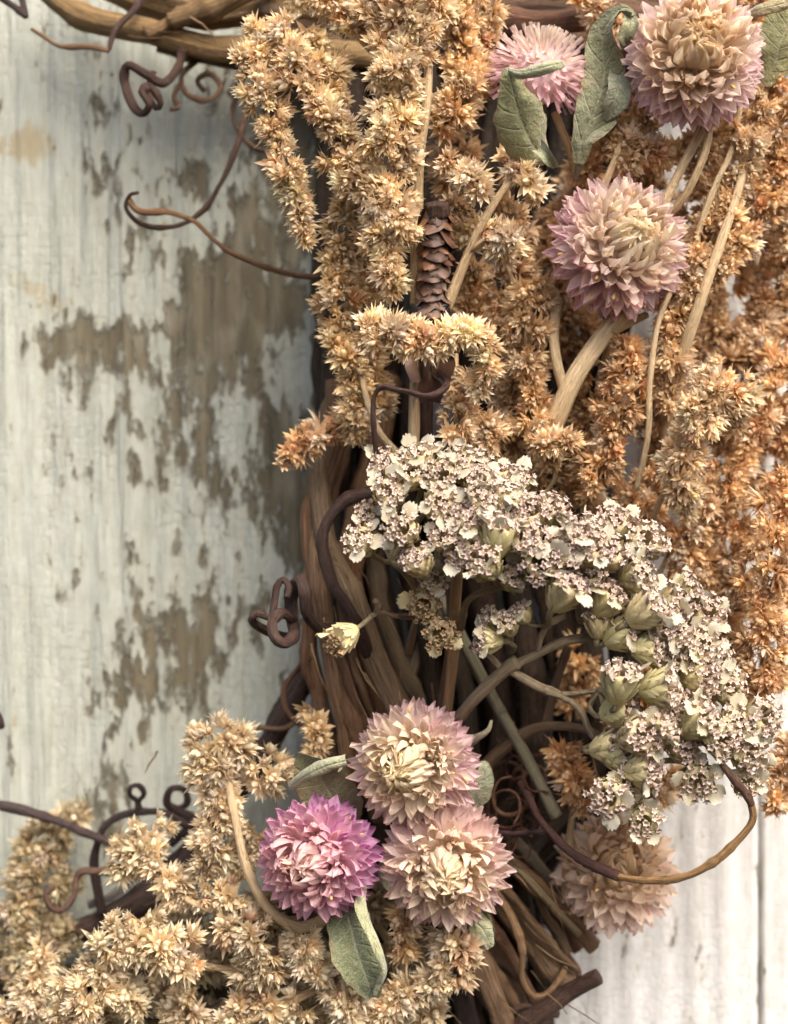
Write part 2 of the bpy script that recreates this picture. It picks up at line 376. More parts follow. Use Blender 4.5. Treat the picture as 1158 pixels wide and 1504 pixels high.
plank(xa+0.0004, xb-0.0002, M_WALL_R, 80); plank(xb+0.0002, xb+0.075, M_WALL_R, 60); plank(xb+0.0758, 0.30, M_WALL_R, 50)

# ------------------------------------------------------------------ vine wreath
BASE = P(640, 1000, 5)
wreath = thing('vine_wreath', BASE, 'wreath of twisted brown grapevine holding the dried flowers', 'wreath')
BROWN = [(0.150, 0.080, 0.042), (0.20, 0.115, 0.062), (0.115, 0.060, 0.036), (0.24, 0.145, 0.080), (0.165, 0.075, 0.040), (0.21, 0.14, 0.085)]
DARK = (0.045, 0.024, 0.018)
PURP = (0.075, 0.038, 0.030)
TAN = (0.40, 0.235, 0.105)
def vine(pts, r, r1=None, col=None, name='vine', mm=True, sides=10, knots=2, lump=0.12, mat=None, parent=None):
    """pts photo px + mm; r in px"""
    parent = parent or wreath
    mb = MB(); s = pxm(pts[0][2])
    sides = 20 if sides == 10 and r > 7 else (12 if sides == 10 else sides)
    tube(mb, PP(pts), r*s, (r if r1 is None else r1)*s, sides, max(0.0007, r*s*0.5), lump, knots, fib=0.06 if r > 9 else 0.05, wob=0.16 if name == 'tendril' else 0.25)
    return link(name, mb.mesh(name, mat or M_BARK, sub=np.array(parent.location)), parent, None, col or random.choice(BROWN))
# deep bundle: strands that run down the left side of the ring and swing away to the lower right and lower left
for i in range(34):
    f = (i+0.5)/34 + random.uniform(-.02, .02)
    dd = 3 + 13*random.random()
    top = 500 + 470*f; bend = 40*sin(i*1.7)
    c = random.choice(BROWN); k = random.uniform(0.14, 0.38)  # bark colour dimmed to stand for the shade deep in the hollow
    xm = 470 + 430*f + bend*0.5; xb_ = 520 + 430*f + bend*0.3
    xe = 570 + 225*f + random.uniform(-30, 30)
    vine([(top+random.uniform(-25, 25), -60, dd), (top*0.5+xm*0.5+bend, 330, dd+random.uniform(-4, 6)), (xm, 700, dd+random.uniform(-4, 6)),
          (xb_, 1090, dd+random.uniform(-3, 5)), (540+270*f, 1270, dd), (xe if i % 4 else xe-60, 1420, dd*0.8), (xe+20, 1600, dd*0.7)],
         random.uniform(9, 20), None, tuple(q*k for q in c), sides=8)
for i in range(16):   # strands bound for the lower left
    f = i/15.0
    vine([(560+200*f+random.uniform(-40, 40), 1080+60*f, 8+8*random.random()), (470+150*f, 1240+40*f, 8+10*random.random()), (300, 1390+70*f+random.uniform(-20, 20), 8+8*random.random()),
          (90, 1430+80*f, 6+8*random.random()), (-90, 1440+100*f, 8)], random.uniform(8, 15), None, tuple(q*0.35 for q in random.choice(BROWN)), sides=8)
for i in range(12):   # strands crossing over the top
    f = i/11.0
    vine([(380+30*random.random(), 60-100*f, 8+12*random.random()), (600, 70-90*f+random.uniform(-20, 20), 14), (800, 60-80*f+random.uniform(-20, 20), 16), (1000, 60-60*f, 14), (1220, 40-50*f, 10)],
         random.uniform(10, 18), None, tuple(q*0.8 for q in random.choice(BROWN)), sides=8)
# strands in plain view, lower left of centre
for pts, r, r1, c in [
 ([(497, 560, 24), (485, 660, 26), (458, 770, 27), (462, 850, 28), (490, 960, 30), (525, 1090, 28), (560, 1200, 22)], 17, 15, (0.25, 0.135, 0.068)),
 ([(500, 560, 18), (470, 720, 26), (470, 830, 30), (482, 930, 31), (500, 1030, 30), (515, 1110, 27), (530, 1180, 22)], 12, 13, (0.26, 0.15, 0.08)),
 ([(510, 600, 14), (462, 760, 24), (453, 870, 27), (455, 960, 27), (470, 1030, 26), (495, 1130, 22)], 9, 10, (0.29, 0.16, 0.085)),
 ([(500, 560, 16), (472, 680, 26), (480, 780, 32), (510, 860, 34), (545, 940, 35), (585, 1040, 34), (620, 1120, 28)], 15, 17, (0.25, 0.165, 0.09)),
 ([(520, 700, 14), (508, 820, 22), (508, 920, 24), (518, 1000, 24), (536, 1090, 22), (560, 1180, 20)], 10, 11, (0.20, 0.11, 0.065)),
 ([(570, 560, 12), (545, 700, 22), (520, 820, 22), (530, 930, 22), (560, 1050, 20)], 19, 17, (0.24, 0.12, 0.055)),
 ([(545, 700, 8), (550, 800, 14), (560, 880, 18), (590, 960, 18), (625, 1040, 18), (660, 1140, 16)], 14, 14, (0.16, 0.11, 0.06)),
 ([(660, 700, 8), (650, 800, 12), (640, 900, 16), (612, 970, 18), (590, 1040, 18)], 10, 9, (0.28, 0.20, 0.12)),
 ([(455, 985, 22), (425, 1040, 20), (385, 1105, 16), (330, 1180, 12), (250, 1290, 10), (120, 1370, 10), (-20, 1420, 8)], 16, 17, (0.075, 0.042, 0.034)),
 ([(440, 1000, 16), (410, 1060, 14), (370, 1130, 10), (300, 1230, 8), (180, 1330, 8), (40, 1390, 8)], 13, 14, (0.06, 0.035, 0.03)),
 ([(500, 905, 30), (520, 930, 31), (560, 985, 30)], 7, 6, (0.20, 0.12, 0.07)),
 # lower right
 ([(690, 1215, 24), (760, 1285, 26), (830, 1350, 26), (872, 1392, 24)], 12, 11, (0.24, 0.135, 0.065)),
 ([(660, 1230, 20), (730, 1320, 22), (790, 1400, 22), (835, 1445, 20)], 15, 20, (0.27, 0.165, 0.09)),
 ([(720, 1200, 18), (790, 1270, 19), (850, 1335, 19), (880, 1365, 18)], 9, 9, (0.19, 0.15, 0.10)),
 ([(640, 1330, 30), (690, 1385, 32), (725, 1455, 31), (745, 1520, 28)], 15, 16, (0.21, 0.125, 0.070)),
 ([(640, 1260, 14), (710, 1370, 16), (770, 1470, 14), (790, 1560, 12)], 13, 13, (0.17, 0.095, 0.05)),
 ([(620, 1380, 20), (670, 1450, 20), (690, 1530, 18)], 14, 14, (0.10, 0.07, 0.06)),
 ([(700, 1300, 12), (780, 1400, 12), (830, 1470, 10)], 11, 11, (0.13, 0.07, 0.04)),
 ([(700, 1260, 28), (765, 1330, 29), (815, 1395, 27), (848, 1425, 24)], 7, 6, (0.30, 0.18, 0.09)),
 ([(675, 1290, 27), (735, 1375, 28), (775, 1450, 26), (800, 1510, 22)], 8, 8, (0.20, 0.105, 0.055)),
 ([(735, 1240, 22), (790, 1320, 23), (835, 1400, 22)], 6, 6, (0.33, 0.21, 0.12)),
 ([(700, 1380, 26), (735, 1440, 27), (770, 1500, 24)], 7, 7, (0.26, 0.15, 0.08)),
 ([(560, 640, 18), (505, 780, 27), (500, 880, 31), (530, 1000, 31), (560, 1090, 26)], 6, 6, (0.28, 0.16, 0.085)),
 ([(520, 620, 16), (488, 740, 25), (476, 860, 30), (505, 980, 32), (545, 1080, 28)], 7, 6, (0.21, 0.11, 0.06)),
 ([(750, 1230, 16), (800, 1310, 17), (850, 1395, 16)], 10, 10, (0.22, 0.10, 0.045)),
 # horizontal strands, upper left
 ([(40, -40, 14), (110, 15, 15), (210, 45, 17), (330, 62, 18), (480, 80, 18), (620, 90, 18)], 17, 20, (0.30, 0.185, 0.075)),
 ([(90, -50, 12), (200, -5, 13), (330, 15, 14), (480, 20, 15), (640, 10, 15)], 18, 20, (0.26, 0.155, 0.062)),
 ([(180, -60, 18), (290, -10, 19), (255, 30, 20), (215, 50, 20)], 10, 12, (0.30, 0.18, 0.08)),
 ([(235, 60, 12), (330, 85, 12), (450, 115, 12), (600, 130, 12)], 14, 15, (0.19, 0.12, 0.05)),
 ([(250, 32, 21), (330, 0, 22), (400, -40, 22)], 15, 16, (0.28, 0.17, 0.072)),
 # behind the top flowers
 ([(690, 30, 26), (800, 35, 27), (900, 28, 27), (1010, 40, 24)], 18, 19, (0.14, 0.06, 0.03)),
 ([(700, 75, 22), (820, 72, 22), (920, 80, 20)], 15, 15, (0.11, 0.045, 0.025)),
]:
    vine(pts, r, r1, c)
# bent purple-brown shoot over the bundle, knotted coil, hooked and looping tendrils
def tendril(pts, r, r1=None, col=DARK, knots=3): return vine(pts, r*0.88, (r if r1 is None else r1)*0.82, col, 'tendril', sides=10, knots=knots+2, lump=0.16)
tendril([(575, 700, 36), (545, 722, 40), (505, 738, 42), (478, 775, 43), (480, 825, 43), (502, 880, 43), (524, 925, 41), (540, 960, 36)], 8.5, 12, PURP, 0)
coil = [(500, 925, 40), (470, 922, 46), (452, 900, 52), (450, 865, 53), (443, 853, 50), (430, 868, 46), (428, 905, 46), (432, 930, 50), (420, 945, 54), (405, 938, 55), (402, 915, 53), (415, 903, 50),
        (430, 910, 48), (432, 930, 44), (415, 935, 43), (385, 927, 46), (368, 913, 50), (376, 903, 51), (396, 908, 50), (402, 885, 49), (406, 862, 49), (416, 852, 49), (424, 862, 50), (422, 878, 51)]
tendril(coil, 11, 6, (0.080, 0.042, 0.032), 2)
tendril([(368, 150, 20), (352, 205, 22), (325, 270, 24), (288, 318, 25), (240, 335, 26), (205, 329, 27), (186, 307, 28), (191, 287, 29), (203, 283, 30)], 6.5, 3.0, (0.10, 0.052, 0.030))
tendril([(188, 292, 28), (205, 310, 29), (250, 311, 30), (288, 327, 30), (325, 362, 31), (368, 383, 32), (425, 403, 33), (468, 406, 34), (486, 390, 33), (488, 362, 32), (476, 351, 31)], 5, 4, (0.26, 0.135, 0.060), 5)
tendril([(225, -30, 18), (198, 12, 22), (170, 38, 24), (160, 72, 25)], 7, 5, (0.10, 0.05, 0.04))
tendril([(160, 74, 25), (130, 68, 24), (90, 68, 23), (65, 54, 22), (46, 42, 22)], 5, 3, (0.25, 0.14, 0.07))
tendril([(-5, -10, 20), (18, 8, 20), (38, 25, 20)], 7, 6, (0.06, 0.035, 0.03), 0)
tendril([(30, -20, 18), (34, 5, 19), (38, 25, 20)], 5, 5, (0.06, 0.035, 0.03), 0)
tendril([(268, 70, 18), (262, 100, 22), (240, 122, 25), (212, 108, 26), (190, 96, 26), (183, 115, 25), (192, 145, 26), (208, 168, 28), (218, 155, 30), (208, 135, 30), (222, 128, 29), (236, 150, 28), (228, 158, 27),
         (218, 130, 24), (226, 105, 23)], 7.5, 5, (0.075, 0.036, 0.024), 3)
tendril([(320, 72, 12), (295, 85, 13), (268, 112, 15), (275, 138, 17), (305, 146, 17), (325, 128, 16), (308, 108, 15), (290, 118, 14), (300, 134, 13)], 6, 4, (0.17, 0.095, 0.05), 0)
tendril([(268, 118, 16), (255, 140, 17), (262, 158, 18), (250, 160, 18)], 5, 4, (0.17, 0.09, 0.05), 0)
tendril([(352, 120, 10), (342, 165, 11), (360, 205, 12), (390, 222, 12), (400, 200, 11)], 5, 4, (0.14, 0.08, 0.05), 0)
tendril([(645, 548, 56), (656, 560, 58), (650, 574, 61), (625, 581, 63), (590, 574, 63), (563, 569, 62), (549, 585, 61), (549, 625, 60), (553, 668, 57)], 5.5, 4.5, (0.085, 0.040, 0.034), 2)
tendril([(765, 1150, 36), (795, 1205, 44), (845, 1256, 52), (910, 1288, 58)], 7, 7, (0.085, 0.036, 0.028), 1)
tendril([(908, 1287.5, 58), (950, 1294, 60), (1000, 1288, 60), (1050, 1266, 60), (1085, 1235, 60), (1106, 1205, 60), (1104, 1180, 60)], 7, 6.5, (0.34, 0.19, 0.075), 2)
tendril([(1105, 1183, 60), (1096, 1165, 60), (1068, 1133, 60), (1045, 1100, 58), (1030, 1078, 54)], 6.5, 6, (0.12, 0.055, 0.032), 0)
tendril([(-20, 1180, 18), (60, 1198, 18), (150, 1235, 18), (215, 1265, 18)], 7, 8, (0.075, 0.050, 0.046), 0)
tendril([(150, 1340, 14), (143, 1300, 14), (140, 1255, 15), (152, 1218, 15), (185, 1197, 15), (235, 1194, 16), (280, 1215, 16)], 7, 6, (0.055, 0.032, 0.03), 0)
tendril([(204, 1196, 15), (202, 1178, 16), (192, 1170, 17), (192, 1158, 18), (204, 1155, 18), (212, 1166, 17), (204, 1177, 16)], 5.5, 5, (0.06, 0.034, 0.032), 0)
tendril([(250, 1240, 12), (285, 1210, 12), (262, 1192, 13), (246, 1180, 14), (252, 1160, 15), (272, 1160, 14), (276, 1180, 13), (258, 1190, 12)], 8, 7, (0.05, 0.028, 0.026), 0)
tendril([(205, 1284, 22), (170, 1280, 22), (125, 1278, 23), (112, 1290, 23), (108, 1318, 24), (90, 1338, 25), (72, 1330, 26), (68, 1312, 26), (80, 1303, 26)], 7, 6, (0.18, 0.10, 0.07), 0)
tendril([(130, 1330, 12), (160, 1320, 12), (200, 1290, 10)], 5, 5, (0.18, 0.16, 0.14), 0)
tendril([(455, 965, 30), (430, 990, 28), (417, 1012, 27), (420, 1040, 27), (438, 1062, 26), (455, 1065, 26)], 6, 5, (0.16, 0.085, 0.05), 0)
tendril([(447, 845, 30), (450, 900, 32), (446, 970, 32), (458, 1010, 30)], 5, 6, (0.20, 0.10, 0.055), 2)
tendril([(375, 1068, 20), (410, 1072, 22), (440, 1058, 24)], 5, 4, (0.28, 0.17, 0.09), 0)
tendril([(728, 1312, 30), (752, 1350, 34), (768, 1400, 35), (766, 1435, 34), (780, 1462, 32), (805, 1458, 30), (830, 1425, 26), (828, 1408, 22)], 7, 5.5, (0.34, 0.20, 0.10), 2)
tendril([(800, 1350, 20), (832, 1400, 22), (850, 1430, 22), (838, 1450, 20), (825, 1440, 18)], 5, 4.5, (0.22, 0.13, 0.08), 0)
tendril([(740, 1492, 26), (770, 1478, 26), (820, 1490, 24)], 7, 6, (0.17, 0.10, 0.07), 0)
tendril([(720, 1480, 22), (700, 1450, 20), (705, 1420, 18), (735, 1415, 18), (760, 1440, 16)], 6, 5, (0.14, 0.08, 0.05), 0)
vine([(760, 1515, 30), (800, 1486, 32), (840, 1458, 33), (880, 1434, 34)], 13, 12, (0.075, 0.038, 0.026), 'twig', knots=1)
tendril([(-15, 1040, 22), (-2, 1052, 22), (2, 1070, 22)], 8, 7, (0.05, 0.03, 0.03), 0)
# fine curled fibres in the hollow
for i in range(16):
    cx, cy = random.uniform(735, 800), random.uniform(1120, 1250); r = random.uniform(14, 32); a0 = random.uniform(0, 6.3); dd = random.uniform(20, 34)
    n = random.randint(5, 9)
    tendril([(cx+r*(1-0.05*k)*cos(a0+k*0.8), cy+r*0.9*sin(a0+k*0.8), dd+1.2*k) for k in range(n)], random.uniform(2.2, 4.2), 2, random.choice([(0.15, 0.06, 0.035), (0.10, 0.05, 0.03), (0.22, 0.11, 0.06)]), 0)
tendril([(720, 1222, 38), (760, 1224, 40), (800, 1222, 38)], 4.5, 4, (0.075, 0.035, 0.04), 0)

# loose bark fibres peeling off the strands
for (x0, x1, y0, y1, ang, d0, d1, n) in ((455, 620, 780, 1080, 1.30, 30, 42, 26), (650, 850, 1230, 1480, 0.85, 24, 38, 26), (150, 520, 15, 110, 0.15, 20, 26, 12), (180, 420, 1080, 1380, 2.2, 12, 24, 10), (560, 900, 980, 1180, 1.2, 18, 32, 12)):
    for i in range(n):
        x, y, d = random.uniform(x0, x1), random.uniform(y0, y1), random.uniform(d0, d1); a = ang+random.gauss(0, .25); Lf = random.uniform(30, 85); b_ = random.uniform(-.35, .35)
        vine([(x+Lf*u*cos(a+b_*u), y+Lf*u*sin(a+b_*u), d+4*sin(u*3)*random.uniform(.3, 1)) for u in (0, .33, .66, 1)], random.uniform(0.9, 2.0), 0.5, random.choice([(0.42, 0.27, 0.14), (0.30, 0.18, 0.09), (0.20, 0.11, 0.06)]), 'bark_fibre', sides=5, knots=0)

# ------------------------------------------------------------------ amaranth plumes
def bract(mb, M, L, W, fold=0.28, bend=0.1, nrow=4):
    prof = [(0.0, 0.30), (0.30, 0.95), (0.62, 0.80), (1.0, 0.0)]
    V, T, A = [], [], []
    for (u, w) in prof[:-1]:
        for k in (-1, 0, 1):
            x = fold*W*(1-abs(k)) + bend*L*u*u
            V.append((x, k*W*w, u*L)); T.append(u); A.append((u*0.5, k*0.5, 0))
    u = 1.0; V.append((bend*L, 0, L)); T.append(1.0); A.append((0.5, 0, 0))
    F = []
    for i in range(2):
        for k in range(2): F.append((i*3+k, i*3+k+1, (i+1)*3+k+1, (i+1)*3+k))
    F += [(6, 7, 9), (7, 8, 9)]
    Vn = [M @ Vector(q) for q in V]
    mb.add(Vn, F, T, A)
def dir_matrix(d, spin=0.0, at=(0, 0, 0), s=1.0):
    q = Vector(d).to_track_quat('Z', 'Y') @ Quaternion((0, 0, 1), spin)
    return Matrix.LocRotScale(Vector(at), q, Vector((s, s, s)))
FLORETS = []
for k in range(20):
    mb = MB(); g = random.Random(100+k)
    nb = g.randint(20, 26); a0 = g.uniform(0, 6.3)
    for i in range(nb):
        th = radians(4 + 66*((i+0.5)/nb)**0.75) * g.uniform(0.85, 1.15)
        ph = a0 + i*2.39996 + g.uniform(-.3, .3)
        d = Vector((sin(th)*cos(ph), sin(th)*sin(ph), cos(th)))
        q = d.to_track_quat('Z', 'Y')
        # bract's keel turned outward
        Mx = Matrix.LocRotScale(d*0.06, Quaternion((0, 0, 1), ph) @ Quaternion((0, 1, 0), th), Vector((1, 1, 1)))
        bract(mb, Mx, g.uniform(0.62, 1.08)*(1.12 if g.random() < 0.25 else 1.0), g.uniform(0.12, 0.19), g.uniform(.25, .55), g.uniform(-0.15, 0.2))
    for i in range(g.randint(3, 5)):   # stray bristles
        th = g.uniform(0.1, 1.5); ph = g.uniform(0, 6.3)
        Mx = Matrix.LocRotScale(Vector((0, 0, 0.05)), Quaternion((0, 0, 1), ph) @ Quaternion((0, 1, 0), th), Vector((1, 1, 1)))
        bract(mb, Mx, g.uniform(0.95, 1.3), 0.03, 0.2, g.uniform(-0.3, 0.3))
    for i in range(g.randint(1, 3)):   # a plump closed utricle or two
        th = g.uniform(0, 0.8); ph = g.uniform(0, 6.3)
        Mx = Matrix.LocRotScale(Vector((0, 0, 0.1)), Quaternion((0, 0, 1), ph) @ Quaternion((0, 1, 0), th), Vector((1, 1, 1)))
        V, T, A, F = [], [], [], []
        for (z, r) in ((0.05, .10), (.3, .22), (.55, .17), (.72, .03)):
            for q in range(6): V.append(Mx @ Vector((r*cos(q*pi/3), r*sin(q*pi/3), z))); T.append(0.55+z*0.5); A.append((z, q, 0))
        for i2 in range(3):
            for q in range(6): F.append((i2*6+q, i2*6+(q+1) % 6, (i2+1)*6+(q+1) % 6, (i2+1)*6+q))
        F.append((18, 19, 20, 21, 22, 23)); mb.add(V, F, T, A)
    FLORETS.append(mb.mesh('floret', M_BRACT))
def lerp(a, b, t): return tuple(x+(y-x)*t for x, y in zip(a, b))
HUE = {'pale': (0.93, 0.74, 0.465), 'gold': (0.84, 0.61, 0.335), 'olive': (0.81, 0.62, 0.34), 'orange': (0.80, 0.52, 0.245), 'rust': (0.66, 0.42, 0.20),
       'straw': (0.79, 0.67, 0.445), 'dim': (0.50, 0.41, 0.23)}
STALKC = (0.76, 0.54, 0.29)
FLORET_R = 20.5                # photo px
N_FLORET = 0
def plume(label, hue, spikes, stems=(), fsize=1.0, group='dried amaranth plumes'):
    """spikes: (points, r0, r1, density); stems: (points, r0, r1)"""
    global N_FLORET
    base = PP([stems[0][0][0]] if stems else [spikes[0][0][-1]])[0]
    o = thing('amaranth_plume', base, label, 'dried flower', group); off = Vector(base)
    c0 = HUE[hue]
    for (pts, r0, r1) in stems:
        mb = MB(); s = pxm(pts[0][2]); tube(mb, PP(pts), r0*s, r1*s, 12, 0.0011, 0.08, 0, ridge=0.05)
        link('stem', mb.mesh('stem', M_STALK, sub=base), o, None, lerp((0.62, 0.42, 0.22), (0.84, 0.62, 0.36), random.random()))
    for (pts, r0, r1, dens) in spikes:
        c = spline(PP(pts), 0.0012); T, Nn, B = frames(c)
        s = pxm(pts[0][2]); s_len = np.concatenate([[0], np.cumsum(np.linalg.norm(np.diff(c, axis=0), axis=1))])
        Lp = s_len[-1]/s
        # rachis
        mb = MB(); tube(mb, PP(pts), 3.2*s, 2.2*s, 6, 0.0025, 0.05)
        link('branch', mb.mesh('branch', M_STALK, sub=base), o, None, tuple(q*0.8 for q in STALKC))
        n = int(max(5, Lp*(r0+r1)*0.5*0.0088*dens + 3))
        ph1, ph2 = random.uniform(0, 6.3), random.uniform(0, 6.3)
        made = 0; k = 0
        while made < n and k < n*4:
            k += 1
            u = (made+random.random())/n; i = min(len(c)-1, int(u*(len(c)-1)))
            a = k*2.39996 + random.uniform(-.5, .5)
            rad = cos(a)*Nn[i] + sin(a)*B[i]
            if rad[1] > 0.45: continue            # pressed against the vines behind
            r = (r0+(r1-r0)*u)*s
            lump = 1 + 0.36*sin(u*Lp/24+ph1+1.3*sin(u*Lp/61+ph2)) + 0.15*sin(u*Lp/15+ph2+2*a)
            if lump < 0.74 and random.random() < 0.55 and k < n*2: continue
            end = min(1.0, 0.30+ (1-u)*Lp/(r1+8))
            rr = max(3*s, (r*lump*end - FLORET_R*s*0.55)) * sqrt(random.uniform(0.25, 1.0)) * 0.92
            pos = c[i] + rad*rr + T[i]*random.uniform(-1, 1)*s*8
            d = rad*1.0 + T[i]*random.uniform(-0.2, 0.75) + np.array([random.gauss(0, .3), random.gauss(0, .3)-0.25, random.gauss(0, .3)+0.1])
            sz = FLORET_R*s*fsize*random.choice([0.62, 0.8, 0.95, 1.05, 1.2, 1.38])*random.uniform(0.9, 1.1)
            v = random.uniform(0.82, 1.14); w = random.gauss(0, 0.03)
            col = (min(.95, c0[0]*v), c0[1]*v*(1+w), c0[2]*v*(1+2.2*w))
            if random.random() < 0.16: col = lerp(col, (0.93, 0.83, 0.68), random.uniform(.4, .85))     # bleached
            elif random.random() < 0.07: col = (col[0], col[1]*0.82, col[2]*0.75)                  # blushed
            link('floret', random.choice(FLORETS), o, dir_matrix(d, random.uniform(0, 6.3), Vector(pos)-off, sz), col)
            made += 1; N_FLORET += 1
    return o
Pl = plume
Pl('tall pale plume with big clusters, left of the scaly seed head', 'pale',
   [([(615, -30, 50), (597, 40, 54), (583, 130, 55), (574, 220, 55), (575, 310, 54), (570, 385, 53), (578, 435, 51)], 58, 30, 1.25),
    ([(600, 90, 58), (560, 105, 60), (545, 120, 58)], 30, 24, 1.0), ([(520, 250, 52), (545, 290, 54), (560, 320, 53)], 34, 26, 1.0)],
   [([(607, 690, 44), (610, 560, 45), (611, 430, 48), (613, 300, 50), (617, 220, 52), (627, 150, 53), (629, 90, 52), (622, 30, 48)], 9, 7)])
Pl('drooping pale plume tapering to a thin tip, outermost at the left over bare wood', 'pale',
   [([(388, 45, 46), (384, 110, 48), (395, 170, 48), (415, 230, 48), (432, 280, 47), (446, 330, 46), (447, 356, 46)], 34, 17, 1.25), ([(385, 70, 48), (362, 82, 49), (347, 98, 49)], 17, 12, 1.2),
    ([(385, 40, 48), (372, 60, 48)], 22, 20, 1)],
   [([(440, 20, 40), (405, 50, 44), (390, 100, 46)], 4, 3)])
Pl('short pale plume with a bare slanted stalk, between the drooping and the tall plume', 'pale',
   [([(420, 35, 48), (432, 90, 50), (450, 135, 50)], 34, 28, 1.1), ([(455, 60, 46), (480, 120, 46), (500, 165, 45)], 34, 28, 1.0), ([(455, 140, 50), (490, 185, 50), (520, 210, 48)], 26, 22, 1.1)],
   [([(560, 270, 44), (520, 215, 48), (475, 155, 50), (440, 85, 50)], 5, 4)])
Pl('pale plume lying along the top edge above the horizontal vines', 'pale',
   [([(455, -20, 46), (500, 15, 48), (535, 45, 49)], 32, 26, 1.1), ([(560, -30, 50), (540, 10, 52), (520, 30, 51)], 30, 24, 1.0), ([(650, -30, 46), (660, 30, 47)], 30, 26, 1.0)],
   [([(545, 75, 44), (528, 55, 47), (510, 25, 48)], 4, 4)])
Pl('gold plume between the cream stem and the half hidden pink flower', 'gold',
   [([(695, -20, 42), (672, 50, 44), (688, 110, 45), (665, 165, 45), (650, 190, 44)], 38, 26, 1.2), ([(700, 40, 40), (712, 90, 40), (690, 150, 40)], 32, 24, 1.1), ([(640, 230, 34), (680, 220, 34), (650, 290, 34)], 34, 30, 1.0)],
   [([(640, 260, 38), (660, 180, 42), (680, 100, 43)], 4, 3)])
Pl('long olive gold plume along the left edge of the wreath above the small brown tip', 'olive',
   [([(500, 228, 46), (518, 285, 45), (508, 350, 43), (495, 430, 42), (503, 500, 42), (522, 570, 42), (520, 645, 40)], 36, 28, 1.35), ([(545, 380, 38), (545, 450, 38), (540, 540, 38), (560, 610, 36)], 36, 26, 1.2)],
   [([(585, 668, 42), (555, 630, 44), (535, 570, 44), (530, 500, 42)], 6, 4)])
Pl('small dark gold plume tip jutting left over the wall below the olive plume', 'orange',
   [([(505, 618, 36), (465, 640, 38), (435, 662, 38), (412, 686, 38)], 26, 17, 1.3)], [([(530, 610, 34), (500, 622, 36), (460, 645, 37)], 3, 2)], 0.9)
Pl('branching plume on a slanted cream stalk right of the scaly seed head', 'pale',
   [([(660, 240, 52), (690, 262, 54), (712, 285, 54)], 30, 26, 1.1), ([(745, 235, 52), (772, 262, 54), (790, 290, 53)], 28, 22, 1.1), ([(715, 335, 52), (742, 352, 53), (730, 385, 50)], 24, 20, 1.1),
    ([(665, 300, 46), (690, 325, 46), (680, 370, 44)], 26, 22, 1.1), ([(735, 300, 46), (760, 320, 46)], 24, 20, 1.0)],
   [([(655, 455, 50), (683, 385, 52), (705, 335, 54), (735, 285, 55), (752, 262, 54)], 8, 5), ([(692, 368, 53), (710, 352, 54), (730, 345, 53)], 4, 3)])
Pl('pale plume curving across in front of the black wire ring and seed head base', 'pale',
   [([(545, 485, 58), (590, 492, 61), (640, 500, 61), (685, 488, 61), (712, 500, 60)], 27, 36, 1.3), ([(712, 490, 59), (716, 535, 58), (700, 580, 55)], 32, 20, 1.2)],
   [([(745, 520, 52), (715, 505, 58), (640, 500, 60), (560, 488, 58)], 3, 2)])
Pl('short gold plume hanging over the yarrow, right of the dark hooked tendril', 'gold',
   [([(690, 560, 48), (672, 615, 49), (690, 655, 48)], 28, 24, 1.1), ([(700, 610, 48), (725, 640, 48), (700, 665, 48)], 24, 22, 1.1)], [([(670, 520, 44), (672, 590, 47), (690, 650, 47)], 3.5, 3)])
Pl('shaded brown gold plume behind the slanted cream stalk', 'gold',
   [([(770, 330, 34), (745, 420, 35), (740, 500, 34), (760, 590, 32), (770, 700, 32)], 40, 34, 1.15), ([(700, 400, 36), (690, 450, 36), (720, 520, 36)], 34, 30, 1.1), ([(640, 600, 20), (650, 540, 22)], 30, 30, 1)],
   [([(735, 480, 40), (755, 430, 40), (742, 380, 41), (735, 355, 42)], 3.5, 3)])
Pl('brown gold plume hanging just left of the thick forked tan stalk', 'gold',
   [([(785, 420, 42), (772, 500, 42), (785, 590, 42), (800, 650, 43), (815, 690, 43)], 32, 26, 1.15), ([(770, 560, 36), (740, 640, 34), (755, 720, 34)], 36, 30, 1.1)],
   [([(790, 740, 38), (815, 700, 40), (812, 660, 42)], 4, 3)])
Pl('thick forked tan stalk leaning under the pink and cream flower, few bracts at its foot', 'gold',
   [([(790, 655, 46), (830, 650, 48), (845, 640, 47)], 22, 18, 1.1)],
   [([(795, 660, 38), (818, 612, 43), (850, 545, 46), (905, 470, 44), (930, 450, 40)], 16, 11), ([(828, 570, 45), (818, 530, 46), (814, 490, 45), (818, 440, 42)], 8, 8), ([(880, 500, 44), (910, 482, 43), (950, 462, 40)], 7, 6)])
Pl('orange gold plume right of the forked stalk, reaching down to the yarrow', 'orange',
   [([(925, 500, 44), (922, 560, 45), (905, 620, 44), (885, 680, 42), (870, 725, 40)], 34, 28, 1.2), ([(880, 560, 34), (860, 640, 34), (850, 710, 34)], 34, 30, 1.0)],
   [([(935, 720, 42), (952, 640, 46), (955, 560, 48), (968, 470, 48), (995, 410, 46)], 5, 4)])
Pl('bright bushy plume head in sharp focus below right of the pink flower', 'pale',
   [([(1062, 565, 54), (1035, 600, 57), (1010, 640, 55)], 48, 40, 1.35), ([(1010, 640, 52), (1000, 700, 50), (1012, 760, 46)], 32, 26, 1.2), ([(1075, 590, 52), (1085, 630, 50)], 26, 22, 1)],
   [([(960, 760, 40), (985, 700, 46), (1015, 630, 50)], 5, 4)])
Pl('shaded gold plume directly below the large cream flower at top right', 'gold',
   [([(870, 175, 40), (900, 205, 41), (950, 225, 41), (1000, 225, 41)], 38, 32, 1.25), ([(860, 230, 36), (850, 270, 36)], 32, 28, 1.0), ([(930, 150, 42), (960, 200, 42)], 30, 28, 1.0), ([(1040, 210, 40), (1020, 270, 40)], 34, 28, 1.1)],
   [([(885, 280, 44), (905, 230, 45), (915, 195, 44)], 6, 4)])
